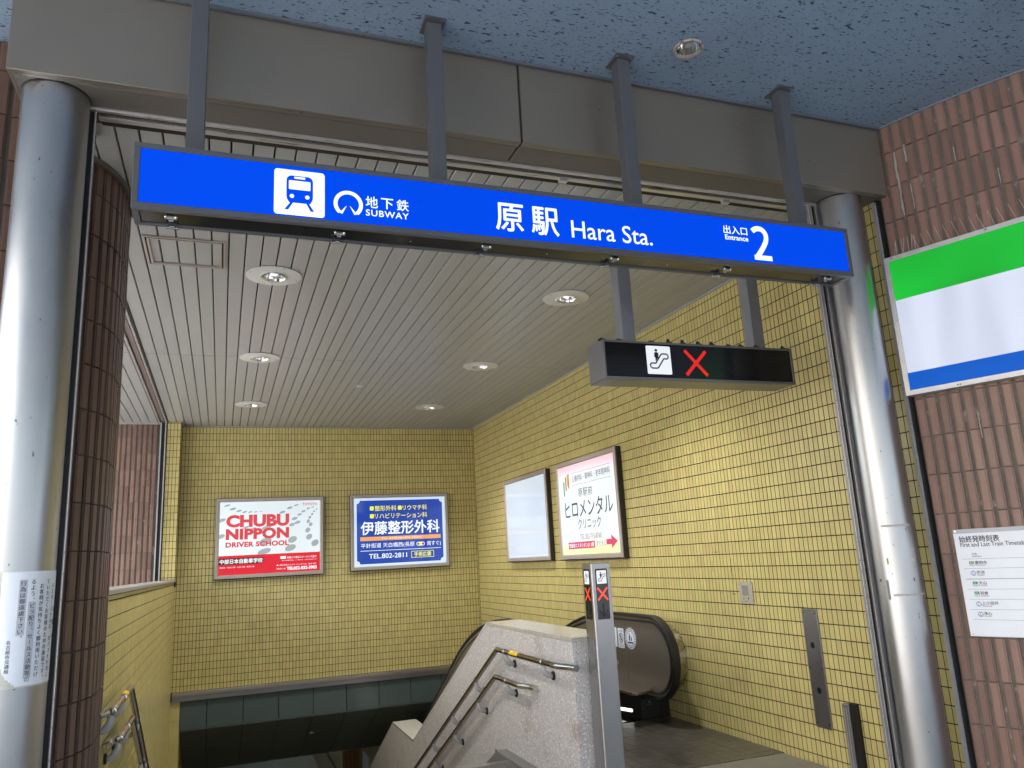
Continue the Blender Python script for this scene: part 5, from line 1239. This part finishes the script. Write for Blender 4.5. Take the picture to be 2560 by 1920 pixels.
mb = MB(); mb.tube([(3.80, 6.99, .21), (3.80, 6.94, .22), (3.80, 6.86, .225)], [.05, .045, .035], n=14); obj('handrail_inlet', mb, M['black'], ea, smooth=50)
# floor plate and comb
mb = MB(); mb.box(2.80, 3.60, 6.92, 7.6, -.02, .004); obj('landing_plate', mb, M['escdeck'], ea)
for k in range(20):
    y0 = 7.6 + .4 * k; z1 = 0 if k < 2 else -(k - 1.5) * .231
    mb = MB(); mb.box(2.83, 3.60, y0, y0 + .398, z1 - .25, z1 - .002); obj('step', mb, M['steel_dull'], ea)
mb = MB(); mb.prism([(6.95, 0), (6.95, .23), (8.2, .23), (14, -3.1), (14, -3.4), (7.6, -.1)], lambda u, v, d: (d, u, v), 2.70, 2.79); obj('left_skirt', mb, M['escdeck'], ea)
# stickers on the brown panel
FK = Frame((3.80 - .0150, 0, 0), (0, -1, 0), (0, 0, 1), (-1, 0, 0))
def sticker(name, a0, a1, b0, b1): 
    plate(FK, rrect(a0, a1, b0, b1, .005, 2), .0012, M['paper'], name, ea)
sticker('warning_sticker', -7.327, -7.203, .618, .806); sticker('warning_sticker', -7.50, -7.352, .62, .81)
mb = MB(); stroke(FK, [( -7.265 + .042 * math.cos(a), .715 + .042 * math.sin(a)) for a in [2 * math.pi * k / 20 for k in range(20)]], .009, .002, mb, closed=True); stroke(FK, [(-7.295, .745), (-7.235, .685)], .009, .0022, mb)
FK.poly(mb, [(-7.275, .69), (-7.255, .69), (-7.252, .73), (-7.278, .73)], .0018); FK.poly(mb, ring(-7.265, .738, .008, 10), .0018); sub_or_obj('sticker_print', mb, M['ink'], ea)
text(FK, 'お子様', -7.305, -7.225, .770, .792, M['ink'], ea, bold=0); 
for zz in (.655, .643, .631): 
    mb = MB(); FK.rect(mb, -7.312, -7.218, zz, zz + .003, .002); sub_or_obj('sticker_print', mb, M['inkgrey'], ea)
plate(FK, [(-7.068 + .116 * math.cos(a), .722 + .107 * math.sin(a)) for a in [2 * math.pi * k / 36 for k in range(36)]], .0012, M['paper'], 'round_sticker', ea)
mb = MB(); ell = lambda s: [(-7.068 + .116 * s * math.cos(a), .722 + .107 * s * math.sin(a)) for a in [2 * math.pi * k / 36 for k in range(36)]]
stroke(FK, ell(.95), .006, .0018, mb, closed=True); stroke(FK, ell(.64), .005, .0018, mb, closed=True)
for k in range(22):
    a = 2 * math.pi * k / 22; cxx, cyy = -7.068 + .092 * math.cos(a), .722 + .085 * math.sin(a)
    FK.poly(mb, [(cxx - .008, cyy - .007), (cxx + .007, cyy - .006), (cxx + .006, cyy + .007), (cxx - .006, cyy + .006)], .0018)
FK.poly(mb, ring(-7.085, .762, .009, 10), .0018); FK.poly(mb, [(-7.097, .70), (-7.073, .70), (-7.072, .75), (-7.098, .75)], .0018)
FK.poly(mb, ring(-7.048, .735, .007, 10), .0018); FK.poly(mb, [(-7.058, .70), (-7.038, .70), (-7.040, .727), (-7.056, .727)], .0018)
FK.rect(mb, -7.12, -7.02, .675, .69, .0018); sub_or_obj('sticker_print', mb, M['ink'], ea)
